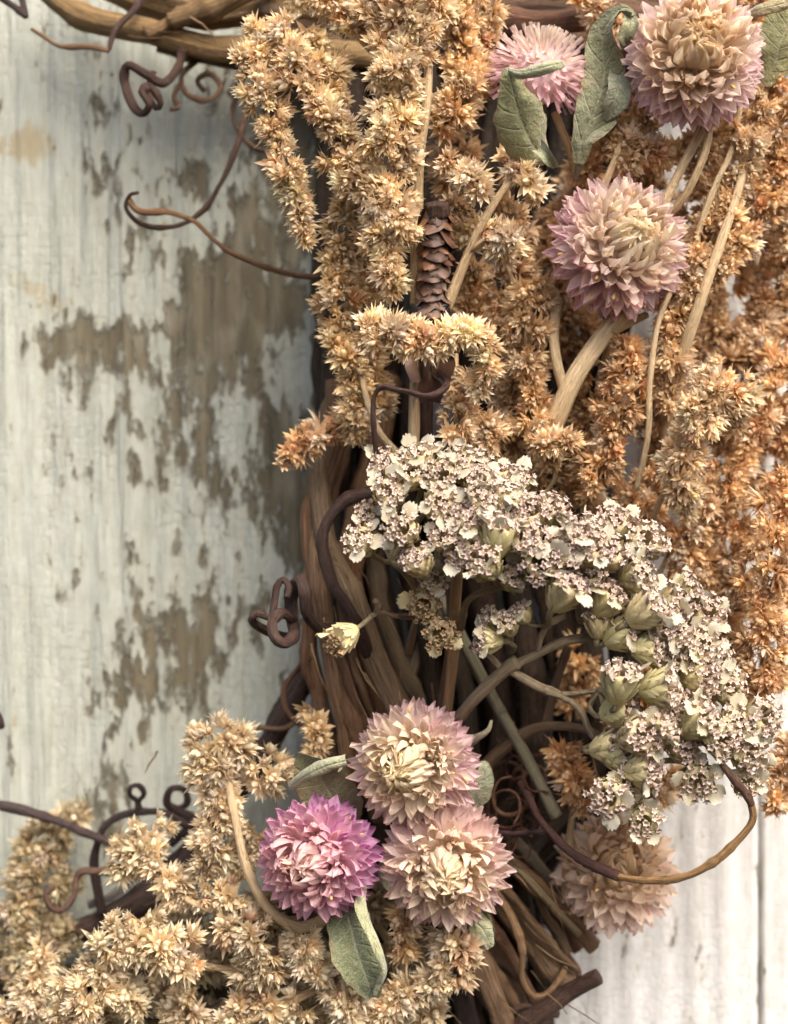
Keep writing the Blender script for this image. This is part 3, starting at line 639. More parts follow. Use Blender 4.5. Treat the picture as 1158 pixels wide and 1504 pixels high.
Pl('long slanted plume with ribbed stalks, right of the pink and cream flower', 'gold',
   [([(1120, 150, 42), (1085, 240, 42), (1055, 330, 43), (1025, 400, 44), (1000, 450, 44), (985, 510, 42), (985, 600, 42)], 34, 30, 1.25), ([(1100, 340, 44), (1070, 380, 45), (1050, 400, 45)], 28, 26, 1.1)],
   [([(975, 640, 36), (1003, 525, 45), (1030, 440, 48), (1058, 360, 48), (1085, 280, 46), (1105, 200, 42), (1125, 130, 38)], 8, 6), ([(935, 370, 44), (965, 320, 46), (1000, 250, 46), (1030, 190, 44), (1045, 140, 42)], 8, 7), ([(1010, 400, 44), (1030, 330, 46), (1052, 270, 47), (1075, 220, 46), (1090, 150, 42)], 5, 4)])
Pl('orange plume filling the right edge beside the large cream flower', 'orange',
   [([(1175, 90, 36), (1150, 180, 36), (1140, 260, 36), (1110, 330, 36)], 42, 32, 1.3), ([(1165, 230, 30), (1160, 310, 30), (1150, 380, 30)], 36, 30, 1.1), ([(1050, -20, 30), (1120, 30, 30), (1160, 60, 30)], 40, 34, 1.0), ([(850, -10, 34), (890, 20, 34), (880, 70, 30)], 26, 26, 1)],
   [([(1110, 390, 32), (1130, 300, 36), (1150, 200, 37)], 4, 3)])
Pl('rust brown blurred plume at the right edge among the white wall gaps', 'rust',
   [([(1175, 420, 22), (1130, 440, 22), (1090, 520, 24), (1060, 530, 26)], 34, 30, 1.1), ([(1175, 480, 24), (1140, 520, 26), (1110, 560, 26)], 32, 28, 1.1), ([(1175, 330, 20), (1150, 400, 20)], 30, 26, 1.0), ([(1060, 470, 22), (1040, 560, 24), (1060, 650, 24)], 36, 32, 1.0)],
   [([(1020, 560, 24), (1080, 500, 24), (1150, 440, 22)], 4, 3)])
Pl('orange plume at the right edge level with the bushy plume head', 'orange',
   [([(1170, 540, 32), (1130, 580, 34), (1105, 640, 34), (1080, 700, 32)], 38, 32, 1.15), ([(1170, 610, 26), (1150, 680, 26)], 30, 26, 1.0)],
   [([(1060, 740, 32), (1090, 660, 35), (1130, 580, 35)], 4, 3)])
Pl('upright bright orange plume at the right edge beside the white yarrow', 'orange',
   [([(1160, 715, 42), (1135, 790, 45), (1120, 860, 45), (1128, 940, 44), (1118, 1020, 42)], 42, 32, 1.45), ([(1170, 830, 36), (1165, 920, 36), (1150, 1000, 34)], 36, 30, 1.1)],
   [([(1110, 1060, 38), (1122, 960, 42), (1125, 850, 43), (1150, 740, 42)], 4, 3)])
Pl('deep orange shaded plume behind the yarrow crown', 'orange',
   [([(1060, 690, 34), (1030, 760, 34), (1000, 810, 32), (1050, 850, 32)], 46, 38, 1.3), ([(960, 700, 36), (935, 740, 36), (930, 790, 30)], 38, 32, 1.2), ([(1080, 760, 34), (1075, 830, 34)], 36, 30, 1.2)],
   [([(960, 860, 30), (1000, 780, 34), (1040, 700, 36)], 4, 3)])
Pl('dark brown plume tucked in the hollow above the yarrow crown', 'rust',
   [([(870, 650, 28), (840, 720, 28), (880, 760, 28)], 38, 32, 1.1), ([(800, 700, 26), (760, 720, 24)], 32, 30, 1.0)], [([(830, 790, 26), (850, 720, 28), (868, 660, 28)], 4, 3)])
Pl('small orange plume tip at the right edge below the yarrow', 'orange',
   [([(1165, 1090, 36), (1148, 1130, 37), (1140, 1185, 37)], 28, 20, 1.3)], [([(1165, 1050, 34), (1155, 1110, 36), (1142, 1180, 37)], 3, 2)])
Pl('orange plume in shade below the yarrow stalks, above the blurred peach flower', 'orange',
   [([(830, 1105, 36), (845, 1150, 37), (865, 1195, 36)], 36, 32, 1.3), ([(900, 1150, 32), (960, 1160, 30), (1000, 1130, 30)], 36, 30, 1.2)], [([(830, 1330, 24), (835, 1250, 30), (845, 1160, 36)], 8, 4)])
Pl('orange brown plume seen through the gaps of the yarrow at right', 'orange',
   [([(1090, 860, 32), (1060, 930, 32), (1075, 1010, 32), (1040, 1080, 30)], 42, 36, 1.25), ([(980, 1000, 26), (930, 1050, 26), (900, 1090, 26)], 36, 34, 1.0), ([(860, 960, 24), (840, 1040, 22)], 30, 30, 0.8)],
   [([(960, 1110, 26), (1030, 1040, 30), (1080, 900, 32)], 4, 3)])
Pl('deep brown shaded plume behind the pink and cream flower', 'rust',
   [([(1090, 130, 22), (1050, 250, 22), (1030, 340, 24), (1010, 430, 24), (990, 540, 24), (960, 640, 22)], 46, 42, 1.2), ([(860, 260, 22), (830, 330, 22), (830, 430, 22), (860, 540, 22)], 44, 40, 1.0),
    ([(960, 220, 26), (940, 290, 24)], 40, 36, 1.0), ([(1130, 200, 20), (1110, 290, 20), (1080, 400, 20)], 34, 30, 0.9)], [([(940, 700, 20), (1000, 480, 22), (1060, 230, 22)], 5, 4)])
Pl('peach orange plumes massed at the right edge behind the bushy plume head', 'orange',
   [([(1165, 400, 16), (1120, 470, 18), (1090, 560, 18), (1075, 650, 20), (1090, 740, 20)], 44, 40, 1.1), ([(1060, 380, 18), (1040, 470, 20), (1030, 560, 20)], 40, 36, 1.0), ([(1165, 600, 20), (1140, 680, 20), (1160, 760, 20)], 40, 34, 1.0),
    ([(990, 560, 20), (970, 650, 20), (1000, 740, 20)], 38, 34, 1.0)], [([(1060, 800, 16), (1080, 650, 18), (1130, 450, 17)], 4, 3)])
# lower left
Pl('upright straw plume with a curved stalk, just left of the magenta flower', 'straw',
   [([(295, 1098, 40), (335, 1082, 42), (365, 1110, 42)], 36, 30, 1.3), ([(310, 1120, 42), (325, 1190, 43), (310, 1250, 43), (290, 1285, 42)], 36, 30, 1.3), ([(385, 1120, 40), (405, 1160, 38)], 36, 32, 1.2), ([(370, 1220, 36), (350, 1290, 36)], 36, 30, 1)],
   [([(490, 1345, 36), (440, 1362, 42), (395, 1335, 46), (362, 1275, 47), (345, 1200, 46), (335, 1150, 44)], 8, 6)])
Pl('straw plume leaning left over the dark tendrils at lower left', 'straw',
   [([(205, 1225, 36), (228, 1262, 39), (255, 1300, 41), (285, 1320, 41)], 42, 32, 1.3), ([(300, 1300, 42), (340, 1320, 43), (370, 1340, 43)], 26, 22, 1.1), ([(185, 1255, 36), (210, 1290, 38)], 28, 26, 1.0)],
   [([(400, 1345, 42), (330, 1342, 44), (280, 1325, 44), (250, 1300, 42)], 6, 4)])
Pl('bright straw plume in front of the dark vines, lower left', 'straw',
   [([(160, 1375, 44), (205, 1380, 46), (250, 1395, 47), (290, 1425, 46)], 38, 34, 1.35), ([(215, 1350, 44), (240, 1420, 45)], 30, 26, 1.1)],
   [([(350, 1425, 42), (300, 1418, 44), (240, 1395, 45)], 5, 4)])
Pl('small bright straw plume below the magenta flower at left', 'straw',
   [([(335, 1365, 46), (375, 1375, 48), (390, 1405, 47), (360, 1440, 45)], 32, 26, 1.3)], [([(400, 1440, 40), (385, 1410, 44), (360, 1385, 46)], 4, 3)])
Pl('dense straw plume at the bottom edge, third of the way in from the left', 'straw',
   [([(150, 1415, 44), (140, 1450, 46), (105, 1490, 45), (90, 1520, 44)], 42, 38, 1.35), ([(180, 1450, 44), (210, 1490, 44)], 34, 30, 1.1)], [([(220, 1520, 40), (180, 1470, 44), (150, 1430, 45)], 4, 3)])
Pl('slim straw plume in the bottom left corner', 'straw',
   [([(65, 1395, 34), (50, 1440, 36), (25, 1490, 36), (10, 1520, 36)], 28, 26, 1.3)], [([(60, 1520, 34), (50, 1460, 35), (62, 1400, 35)], 3, 2.5)])
Pl('out of focus olive plume against the wall at the far left', 'dim',
   [([(122, 1192, 8), (90, 1215, 10), (50, 1260, 12), (20, 1310, 14)], 20, 44, 1.3), ([(60, 1290, 14), (30, 1350, 16), (60, 1400, 16), (10, 1440, 18)], 50, 40, 1.2), ([(105, 1280, 10), (90, 1310, 12)], 28, 26, 1.1), ([(110, 1370, 18), (70, 1390, 20)], 30, 28, 1)],
   [([(-10, 1420, 10), (30, 1320, 13), (100, 1215, 9)], 4, 3)])
Pl('straw plume with a pale upright stalk, left of the long green leaf', 'straw',
   [([(445, 1375, 46), (455, 1415, 46), (480, 1440, 46)], 32, 28, 1.3), ([(500, 1440, 46), (515, 1480, 46), (500, 1520, 44)], 34, 32, 1.2), ([(440, 1480, 44), (420, 1510, 44)], 30, 28, 1.1)],
   [([(510, 1530, 46), (506, 1480, 50), (505, 1425, 50)], 5, 4)])
Pl('straw plume along the bottom edge below the magenta flower', 'straw',
   [([(400, 1470, 42), (350, 1490, 44), (310, 1520, 44)], 34, 30, 1.25), ([(290, 1470, 40), (240, 1500, 40)], 36, 32, 1.2)], [([(460, 1455, 40), (400, 1485, 45), (330, 1515, 46)], 6, 5)])
Pl('short gold plume between the long green leaf and the cream flower above it', 'gold',
   [([(600, 1335, 44), (592, 1375, 44), (598, 1410, 42)], 26, 24, 1.2)], [([(575, 1300, 42), (592, 1350, 43), (600, 1400, 42)], 3, 3)])
Pl('straw plume right of the long green leaf, beside the bare vines', 'straw',
   [([(655, 1365, 42), (675, 1395, 44), (660, 1430, 44), (610, 1455, 44), (560, 1490, 44), (540, 1520, 42)], 36, 34, 1.35), ([(590, 1440, 38), (630, 1480, 38), (640, 1500, 38)], 34, 30, 1.1)],
   [([(560, 1540, 38), (610, 1470, 42), (660, 1400, 44)], 4, 3)])
Pl('small gold plume tip standing above the curled green leaf', 'olive',
   [([(462, 1050, 38), (466, 1080, 39), (462, 1115, 38)], 22, 19, 1.2)], [([(470, 1150, 36), (466, 1100, 38), (464, 1060, 38)], 3, 2.5)])
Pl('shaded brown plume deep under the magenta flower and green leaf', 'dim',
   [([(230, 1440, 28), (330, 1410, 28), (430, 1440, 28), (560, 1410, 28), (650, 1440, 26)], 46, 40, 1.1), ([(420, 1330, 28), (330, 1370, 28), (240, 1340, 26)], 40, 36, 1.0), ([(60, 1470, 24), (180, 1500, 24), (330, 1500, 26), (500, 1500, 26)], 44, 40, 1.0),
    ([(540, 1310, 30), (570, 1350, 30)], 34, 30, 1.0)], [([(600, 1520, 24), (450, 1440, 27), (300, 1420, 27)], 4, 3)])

# ------------------------------------------------------------------ globe amaranths
def petal_mesh(W, curl, cup, sharp, seed):
    g = random.Random(seed); mb = MB(); nu, nv = 7, 5
    V, T, A, F = [], [], [], []
    for i in range(nu):
        u = i/(nu-1)
        w = W*(0.45+0.55*sin(min(1, u/0.62)*pi/2)) * (1 if u < 0.62 else max(0.0, (1-((u-0.62)/0.38)**sharp)))
        if i == nu-1: w = W*0.015
        for k in range(nv):
            q = (k-(nv-1)/2)/((nv-1)/2)
            x = curl*u*u*u*1.0 + cup*W*q*q*(0.4+0.6*u) + (0.045*sin(q*6+seed*1.7)*u + 0.02*sin(u*11+q*4+seed)) - 0.04*(1-abs(q))*u
            V.append((x, w*q, u)); T.append(u**1.3); A.append((u, q, 0))
    for i in range(nu-1):
        for k in range(nv-1): F.append((i*nv+k, i*nv+k+1, (i+1)*nv+k+1, (i+1)*nv+k))
    mb.add(V, F, T, A); return mb.mesh('petal', M_PETAL)
PET_IN = [petal_mesh(0.24, 0.50+0.06*k, 0.75, 1.5, k) for k in range(4)]
PET_MID = [petal_mesh(0.23, 0.04+0.09*k, 0.35+0.12*k, 1.3, 10+k) for k in range(6)]
PET_OUT = [petal_mesh(0.21, -0.14+0.07*k, 0.25+0.15*k, 1.15, 20+k) for k in range(6)]
PET_THIN = [petal_mesh(0.12, -0.03+0.05*k, 0.5, 1.1, 30+k) for k in range(3)]
def lerp(a, b, t): return tuple(x+(y-x)*t for x, y in zip(a, b))
def ball(r, n=8, m=12, squash=1.0):
    V, F = [], []
    for i in range(n+1):
        for k in range(m):
            th = pi*i/n; V.append((r*sin(th)*cos(2*pi*k/m), r*sin(th)*sin(2*pi*k/m), r*squash*cos(th)))
    for i in range(n):
        for k in range(m): F.append((i*m+k, i*m+(k+1) % m, (i+1)*m+(k+1) % m, (i+1)*m+k))
    return V, F
mbs = MB(); v_, f_ = ball(1.0, 4, 6, 1.8); mbs.add(v_, f_); SPECK = mbs.mesh('stamen', M_SPECK)
def globe(label, cx, cy, d, rpx, axis, cols, n=150, stem=None, thin=False, spread=-0.42, specks=10, seed=0, wscale=1.0):
    """axis: way the flower faces; cols: colours from heart to rim"""
    g = random.Random(seed); R = rpx*pxm(d+8); c = Vector(P(cx, cy, d))
    stem = stem or [(cx, cy+20, d-8), (cx+10, cy+140, 20)]
    o = thing('globe_amaranth', c, label, 'flower', 'globe amaranth flowers')
    a = Vector(axis).normalized(); Q = a.to_track_quat('Z', 'Y')
    mb = MB(); V, F = ball(R*0.60, 10, 16, 0.85); mb.add([Q @ Vector(q) for q in V], F)
    link('flower_core', mb.mesh('flower_core', M_CORE), o, None, cols[2])
    mb = MB(); s = pxm(stem[0][2]); tube(mb, PP(stem), 6*s, 6.5*s, 10, 0.0011, 0.06)
    link('stem', mb.mesh('stem', M_STALK, sub=np.array(c)), o, None, STALKC)
    for i in range(n):
        f = (i+0.5)/n
        ct = 1-(1-spread)*f**1.62; th = math.acos(max(-1, min(1, ct))) * g.uniform(0.95, 1.05); ph = i*2.39996 + g.uniform(-.12, .12)
        e = Vector((sin(th)*cos(ph), sin(th)*sin(ph), cos(th)))
        lean = max(0.02, th*1.05 + 0.30*max(0.0, min(1.0, (th-0.35)/0.5)) - 0.06 + g.gauss(0, 0.085) + (g.uniform(-.35, .3) if g.random() < 0.06 else 0.0) + 0.10*sin(ph*2+seed)*min(1.0, th))
        base = e*R*(0.42+0.13*min(1.0, th)); base.z *= 0.95
        rot = Q @ Quaternion((0, 0, 1), ph) @ Quaternion((0, 1, 0), lean) @ Quaternion((0, 0, 1), pi + g.gauss(0, 0.2))
        Lp = R*(0.46 + 0.08*cos(th))*g.uniform(0.85, 1.12)
        if th < 0.5: Lp *= 0.90+0.1*th/0.5
        if thin: me = g.choice(PET_THIN)
        elif th < 0.62: me = g.choice(PET_IN)
        elif th < 1.05: me = g.choice(PET_MID)
        else: me = g.choice(PET_OUT)
        ws = wscale*R/Lp*0.44*(0.32+0.68*min(1, th/0.85))*g.uniform(0.85, 1.15)
        k = f*(len(cols)-1); j = min(len(cols)-2, int(k)); col = lerp(cols[j], cols[j+1], k-j)
        v = g.uniform(0.9, 1.08); col = tuple(min(0.95, q*v) for q in col)
        M = Matrix.LocRotScale(Q @ base, rot, Vector((Lp, Lp*ws, Lp)))
        link('petal', me, o, M, col)
    if not thin:                                   # the crowded small petals between the large ones, too many to tell apart
        for (ta, tb, cnt, sc_) in ((0.40, 0.95, 90, lerp(cols[1], cols[2], 0.5)), (0.95, 1.75, 130, lerp(cols[3], cols[4], 0.4))):
            mb = MB()
            for i in range(cnt):
                th = g.uniform(ta, tb); ph = g.uniform(0, 6.3); e = Vector((sin(th)*cos(ph), sin(th)*sin(ph), cos(th)))
                lean = th*1.05+0.22*max(0.0, min(1.0, (th-0.35)/0.5))+g.gauss(0, .12)
                rot = Q @ Quaternion((0, 0, 1), ph) @ Quaternion((0, 1, 0), lean) @ Quaternion((0, 0, 1), pi+g.gauss(0, .25))
                Lp = R*g.uniform(0.34, 0.46); M = Matrix.LocRotScale(Q @ (e*R*0.50), rot, Vector((Lp, Lp*g.uniform(.5, .8), Lp)))
                src = g.choice(PET_MID if th < 1.0 else PET_OUT)
                mb.add([M @ v.co for v in src.vertices], [tuple(p.vertices) for p in src.polygons], [d_.value for d_ in src.attributes['t'].data], [tuple(d_.vector) for d_ in src.attributes['ax'].data])
            sm = link('small_petals', mb.mesh('small_petals', M_PETAL), o, None, sc_); sm['kind'] = 'stuff'
    for i in range(specks):
        th = g.uniform(0.7, 1.5); ph = g.uniform(0, 6.3); e = Vector((sin(th)*cos(ph), sin(th)*sin(ph), cos(th)))
        link('stamen', SPECK, o, Matrix.LocRotScale(Q @ (e*R*g.uniform(0.82, 0.92)), (Q @ e).to_track_quat('Z', 'Y'), Vector((1, 1, 1))*R*0.028))
    return o
CREAM = (0.80, 0.62, 0.36); CREAM2 = (0.84, 0.68, 0.47); PINKW = (0.83, 0.62, 0.52); PINK = (0.74, 0.46, 0.44); PINKD = (0.66, 0.36, 0.40); PEACH = (0.82, 0.58, 0.45)
F1 = globe('large cream and pale pink globe flower in the top right corner', 1020, 88, 50, 106, (-0.10, -1, 0.12), [(0.88, 0.70, 0.44), (0.90, 0.75, 0.55), (0.91, 0.75, 0.65), (0.91, 0.73, 0.74), (0.90, 0.69, 0.76)], 298,
           [(1038, 130, 44), (1042, 195, 48), (1028, 245, 49), (1003, 292, 47), (960, 340, 42)], seed=1, wscale=1.15)
F2 = globe('spiky pale pink globe flower half hidden behind a grey green leaf', 792, 112, 44, 80, (0.22, -0.30, 0.85), [(0.88, 0.76, 0.62), (0.88, 0.74, 0.66), (0.87, 0.68, 0.66), (0.84, 0.60, 0.62), (0.80, 0.54, 0.60)], 240,
           [(815, 165, 42), (835, 215, 40), (850, 270, 36)], thin=True, specks=2, seed=2, spread=-0.5, wscale=1.2)
F3 = globe('pink globe flower with a cream heart, above the forked tan stalk', 905, 367, 48, 107, (0.24, -1, 0.16), [(0.90, 0.77, 0.54), (0.91, 0.80, 0.63), (0.90, 0.73, 0.68), (0.88, 0.67, 0.68), (0.84, 0.56, 0.65)], 295,
           [(890, 430, 42), (900, 480, 42), (880, 560, 36)], seed=3, wscale=1.0)
F4 = globe('cream globe flower with pink rim, topmost of the lower three', 612, 1122, 46, 97, (-0.32, -1, 0.02), [(0.88, 0.77, 0.50), (0.90, 0.79, 0.58), (0.90, 0.74, 0.65), (0.90, 0.69, 0.69), (0.86, 0.60, 0.65)], 285,
           [(630, 1150, 38), (650, 1230, 30), (640, 1330, 22)], seed=4, wscale=1.05)
F5 = globe('magenta pink globe flower, leftmost of the lower three', 471, 1258, 48, 93, (-0.34, -1, -0.03), [(0.84, 0.64, 0.52), (0.85, 0.60, 0.58), (0.81, 0.50, 0.60), (0.75, 0.40, 0.61), (0.68, 0.32, 0.58)], 240,
           [(490, 1280, 38), (540, 1340, 30), (600, 1420, 20)], seed=5, wscale=1.3)
F6 = globe('pale peach globe flower with a cream heart, lower right of the lower three', 655, 1266, 47, 99, (-0.04, -1, -0.10), [(0.88, 0.75, 0.50), (0.90, 0.77, 0.59), (0.90, 0.72, 0.64), (0.90, 0.70, 0.67), (0.87, 0.62, 0.65)], 265,
           [(670, 1300, 38), (700, 1380, 28), (720, 1460, 18)], seed=6, wscale=1.1)
F7 = globe('blurred peach globe flower set back beside the white boards', 905, 1283, 26, 94, (0.02, -0.85, 0.50), [(0.80, 0.60, 0.36), (0.86, 0.68, 0.46), (0.89, 0.74, 0.60), (0.90, 0.74, 0.64), (0.90, 0.71, 0.63)], 180,
           [(890, 1320, 16), (850, 1380, 12), (800, 1420, 10)], seed=7, wscale=1.2)

# ------------------------------------------------------------------ leaves (parts of the flower they grow under)
def leaf(parent, spine, widths, curl, col, side=None, roll=0.0, fold=0.0, ripple=0.0, label=None):
    """spine: photo px + mm; widths px per spine point; curl: arc angle across (deg, list or value), roll: turns the blade about its spine (deg)"""
    c = spline(PP(spine), 0.0010); n = len(c)
    s = pxm(spine[0][2]); W = np.interp(np.linspace(0, 1, n), np.linspace(0, 1, len(widths)), widths)*s
    ca = np.interp(np.linspace(0, 1, n), np.linspace(0, 1, len(curl)), curl) if isinstance(curl, (list, tuple)) else np.full(n, curl)
    rl = np.interp(np.linspace(0, 1, n), np.linspace(0, 1, len(roll)), roll) if isinstance(roll, (list, tuple)) else np.full(n, roll)
    T = np.gradient(c, axis=0); T /= np.linalg.norm(T, axis=1)[:, None]
    lp = random.uniform(0, 6.3); nv = 15; V, A, Tt, F = [], [], [], []; th = 0.00013
    sides = []
    for i in range(n):
        sd_ = np.cross(T[i], [0, -1, 0]); nl = np.linalg.norm(sd_)
        sd_ = sd_/nl if nl > 0.15 else (sides[-1] if sides else np.array([1.0, 0, 0]))
        sd_ = sd_ - T[i]*np.dot(sd_, T[i]); sd_ /= np.linalg.norm(sd_); sides.append(sd_)
    for layer in (0, 1):
        for i in range(n):
            nr = np.cross(sides[i], T[i]); nr /= np.linalg.norm(nr)
            if nr[1] > 0: nr = -nr
            a = radians(rl[i]); S = sides[i]*cos(a)+nr*sin(a); Nn = -sides[i]*sin(a)+nr*cos(a)
            tot = radians(max(1.0, abs(ca[i])))*(1 if ca[i] >= 0 else -1)
            for k in range(nv):
                q = (k-(nv-1)/2)/((nv-1)/2)
                R_ = W[i]*2/abs(tot); ang = q*abs(tot)/2
                x = R_*sin(ang); y = R_*(1-cos(ang))*(1 if tot > 0 else -1) + fold*W[i]*abs(q) - 0.06*W[i]*math.exp(-(q/0.12)**2)
                y += ripple*s*sin(i*0.55+q*2.0)*q*q
                y += s*(1.3*sin(i*0.31+q*4.1+lp)*abs(q) + 0.9*sin(i*0.83-q*3.0+lp*2)*abs(q) + 1.3*sin(i*1.25-abs(q)*5.0)*abs(q)*(1-abs(q))*2)
                x *= 1 + 0.035*sin(i*1.9+lp+(3 if q > 0 else 0)) + 0.03*sin(i*0.77+lp*3)
                p = c[i] + S*x + Nn*y - Nn*th*layer*(1-0.8*abs(q)**6)
                V.append(p); A.append((i/n*3, q, layer)); Tt.append(i/n)
    o_ = n*nv
    for i in range(n-1):
        for k in range(nv-1):
            F.append((i*nv+k, i*nv+k+1, (i+1)*nv+k+1, (i+1)*nv+k)); F.append((o_+i*nv+k, o_+(i+1)*nv+k, o_+(i+1)*nv+k+1, o_+i*nv+k+1))
    mb = MB(); mb.add(V, F, Tt, A)
    loop = [i*nv for i in range(n)] + [(n-1)*nv+k for k in range(1, nv)] + [i*nv+nv-1 for i in range(n-2, -1, -1)] + list(range(nv-2, 0, -1))
    m_ = len(loop)                                  # rim with its own vertices, so that the edge stays crisp
    mb.add([V[q] for q in loop]+[V[o_+q] for q in loop], [(k, (k+1) % m_, m_+(k+1) % m_, m_+k) for k in range(m_)], [0.5]*(2*m_), [A[q] for q in loop]*2)
    o = link('leaf', mb.mesh('leaf', M_LEAF, sub=np.array(parent.location)), parent, None, col)
    if label: o['label'] = label
    return o
SAGE = (0.30, 0.285, 0.130); SAGE2 = (0.37, 0.365, 0.215); OLIVE = (0.19, 0.180, 0.070)
leaf(F2, [(805, 238, 52), (785, 215, 57), (768, 180, 61), (757, 145, 64), (748, 107, 66), (746, 98, 66)], [10, 34, 43, 38, 20, 5], [-70, -90, -80, -70, -60, -50], SAGE, roll=[10, 5, 0, 0, 0, 0], label='broad grey green leaf folded over at its top')
leaf(F2, [(747, 101, 66), (765, 105, 69), (790, 101, 71), (812, 95, 71), (829, 92, 70)], [6, 12, 14, 13, 7], [-150, -170, -170, -150, -120], SAGE2, label='folded leaf tip')
leaf(F2, [(793, 215, 58), (803, 225, 61), (812, 238, 60), (816, 246, 58)], [14, 12, 10, 3], [120, 130, 120, 90], SAGE2, roll=-30)
leaf(F2, [(850, 240, 44), (858, 200, 46), (875, 160, 47), (888, 110, 47), (885, 60, 49), (895, 30, 51), (915, 15, 53), (930, 22, 54)], [7, 20, 34, 34, 30, 24, 16, 6], [60, 80, 60, 40, 40, 60, 90, 100], (0.20, 0.205, 0.115), roll=[0, -10, -20, -10, 0, 20, 40, 60], ripple=3, label='curled olive leaf between two pink flowers')
leaf(F2, [(925, 20, 53), (926, 38, 54), (918, 55, 53), (922, 66, 51)], [9, 14, 13, 3], [80, 100, 100, 80], SAGE2)
leaf(F2, [(905, 100, 46), (908, 130, 49), (900, 155, 49), (888, 175, 47)], [8, 22, 20, 5], [70, 70, 60, 50], (0.24, 0.26, 0.18), roll=20)
leaf(F2, [(846, 262, 40), (852, 235, 44), (862, 205, 46), (885, 190, 47), (905, 178, 48)], [4, 8, 12, 12, 4], [-80, -90, -90, -60, -60], (0.26, 0.25, 0.15), roll=40)
leaf(F1, [(1120, 120, 40), (1140, 90, 42), (1150, 55, 44), (1170, 15, 44)], [14, 30, 36, 24], [30, 40, 30, 20], SAGE, ripple=2)
leaf(F1, [(1092, 25, 42), (1115, 14, 46), (1150, 5, 48), (1175, -5, 48)], [10, 12, 11, 10], [-120, -130, -120, -120], (0.42, 0.34, 0.18))
leaf(F5, [(510, 1210, 38), (495, 1180, 42), (478, 1155, 44), (466, 1130, 47), (470, 1115, 50)], [20, 36, 42, 38, 30], [50, 60, 50, 30, 20], OLIVE, roll=0)
leaf(F5, [(425, 1158, 46), (450, 1140, 51), (480, 1126, 54), (508, 1118, 55)], [10, 15, 20, 17], [-170, -200, -220, -240], SAGE2, label='rolled green leaf edge')
leaf(F5, [(505, 1325, 46), (515, 1360, 50), (525, 1400, 53), (540, 1440, 53), (548, 1466, 51)], [24, 38, 37, 30, 8], [30, 45, 40, 50, 40], (0.15, 0.165, 0.075), roll=[-10, -15, -10, 0, 10], ripple=3, label='long olive leaf hanging below the flower')
leaf(F5, [(538, 1302, 50), (534, 1330, 55), (545, 1365, 57), (560, 1400, 58), (566, 1430, 56), (552, 1462, 53)], [6, 14, 12, 9, 9, 4], [-80, -110, -120, -120, -110, -80], SAGE2, roll=[40, 45, 50, 50, 50, 40])
leaf(F6, [(555, 1270, 44), (570, 1290, 49), (585, 1312, 50)], [12, 18, 10], [-90, -100, -90], (0.36, 0.35, 0.24))
leaf(F4, [(690, 1190, 40), (705, 1160, 43), (712, 1130, 44), (708, 1118, 43)], [8, 22, 16, 5], [40, 40, 40, 40], (0.30, 0.32, 0.21), roll=-20)
leaf(F4, [(680, 1095, 40), (700, 1085, 44), (718, 1072, 46), (722, 1058, 46)], [12, 9, 5, 2], [-120, -120, -100, -80], (0.38, 0.32, 0.20))
leaf(F6, [(672, 1335, 42), (695, 1350, 47), (712, 1370, 48), (722, 1392, 46)], [10, 17, 17, 8], [-60, -70, -80, -90], SAGE2, roll=10, ripple=2)
leaf(F6, [(700, 1320, 42), (712, 1345, 45), (722, 1375, 45), (720, 1390, 44)], [8, 12, 10, 5], [60, 80, 90, 90], SAGE, roll=-30)

# ------------------------------------------------------------------ yarrow
def cup_mesh(seed):
    g = random.Random(seed); mb = MB()
    prof = [(-1.75, 0.10), (-1.55, 0.26), (-1.2, 0.52), (-0.8, 0.72), (-0.4, 0.82), (-0.05, 0.84), (0.0, 0.5)]
    V, F, T = [], [], []; m = 14
    for (z, r) in prof:
        for k in range(m): V.append((r*cos(2*pi*k/m), r*sin(2*pi*k/m), z)); T.append((z+1.75)/1.75)
    for i in range(len(prof)-1):
        for k in range(m): F.append((i*m+k, i*m+(k+1) % m, (i+1)*m+(k+1) % m, (i+1)*m+k))
    mb.add(V, F, T)
    for row, (z0, r0, n) in enumerate([(-0.80, 0.95, 10), (-1.2, 0.78, 9), (-1.6, 0.48, 7)]):
        for i in range(n):
            ph = 2*pi*(i+0.5*(row % 2))/n + g.uniform(-.1, .1); L = g.uniform(0.75, 1.0); W = 0.27
            VV, TT, FF, AA = [], [], [], []
            for a, u in enumerate((0, .35, .7, 1.0)):
                w = W*(0.7, 1.0, 0.75, 0.05)[a]
                for q in (-1, 0, 1):
                    zz = z0+u*L; rr = np.interp(zz, [p[0] for p in prof[:-1]], [p[1] for p in prof[:-1]]) + 0.04+0.10*(1-abs(q)) + 0.12*u*u + 0.04*row
                    aa = ph + q*w/max(0.4, rr)
                    VV.append((rr*cos(aa), rr*sin(aa), zz)); TT.append(0.25+0.75*u); AA.append((u, q, 0))
            for a in range(3):
                for q in range(2): FF.append((a*3+q, a*3+q+1, a*3+q+4, a*3+q+3))
            mb.add(VV, FF, TT, AA)
    return mb.mesh('flower_head', M_CUP)
CUPS = [cup_mesh(k) for k in range(4)]
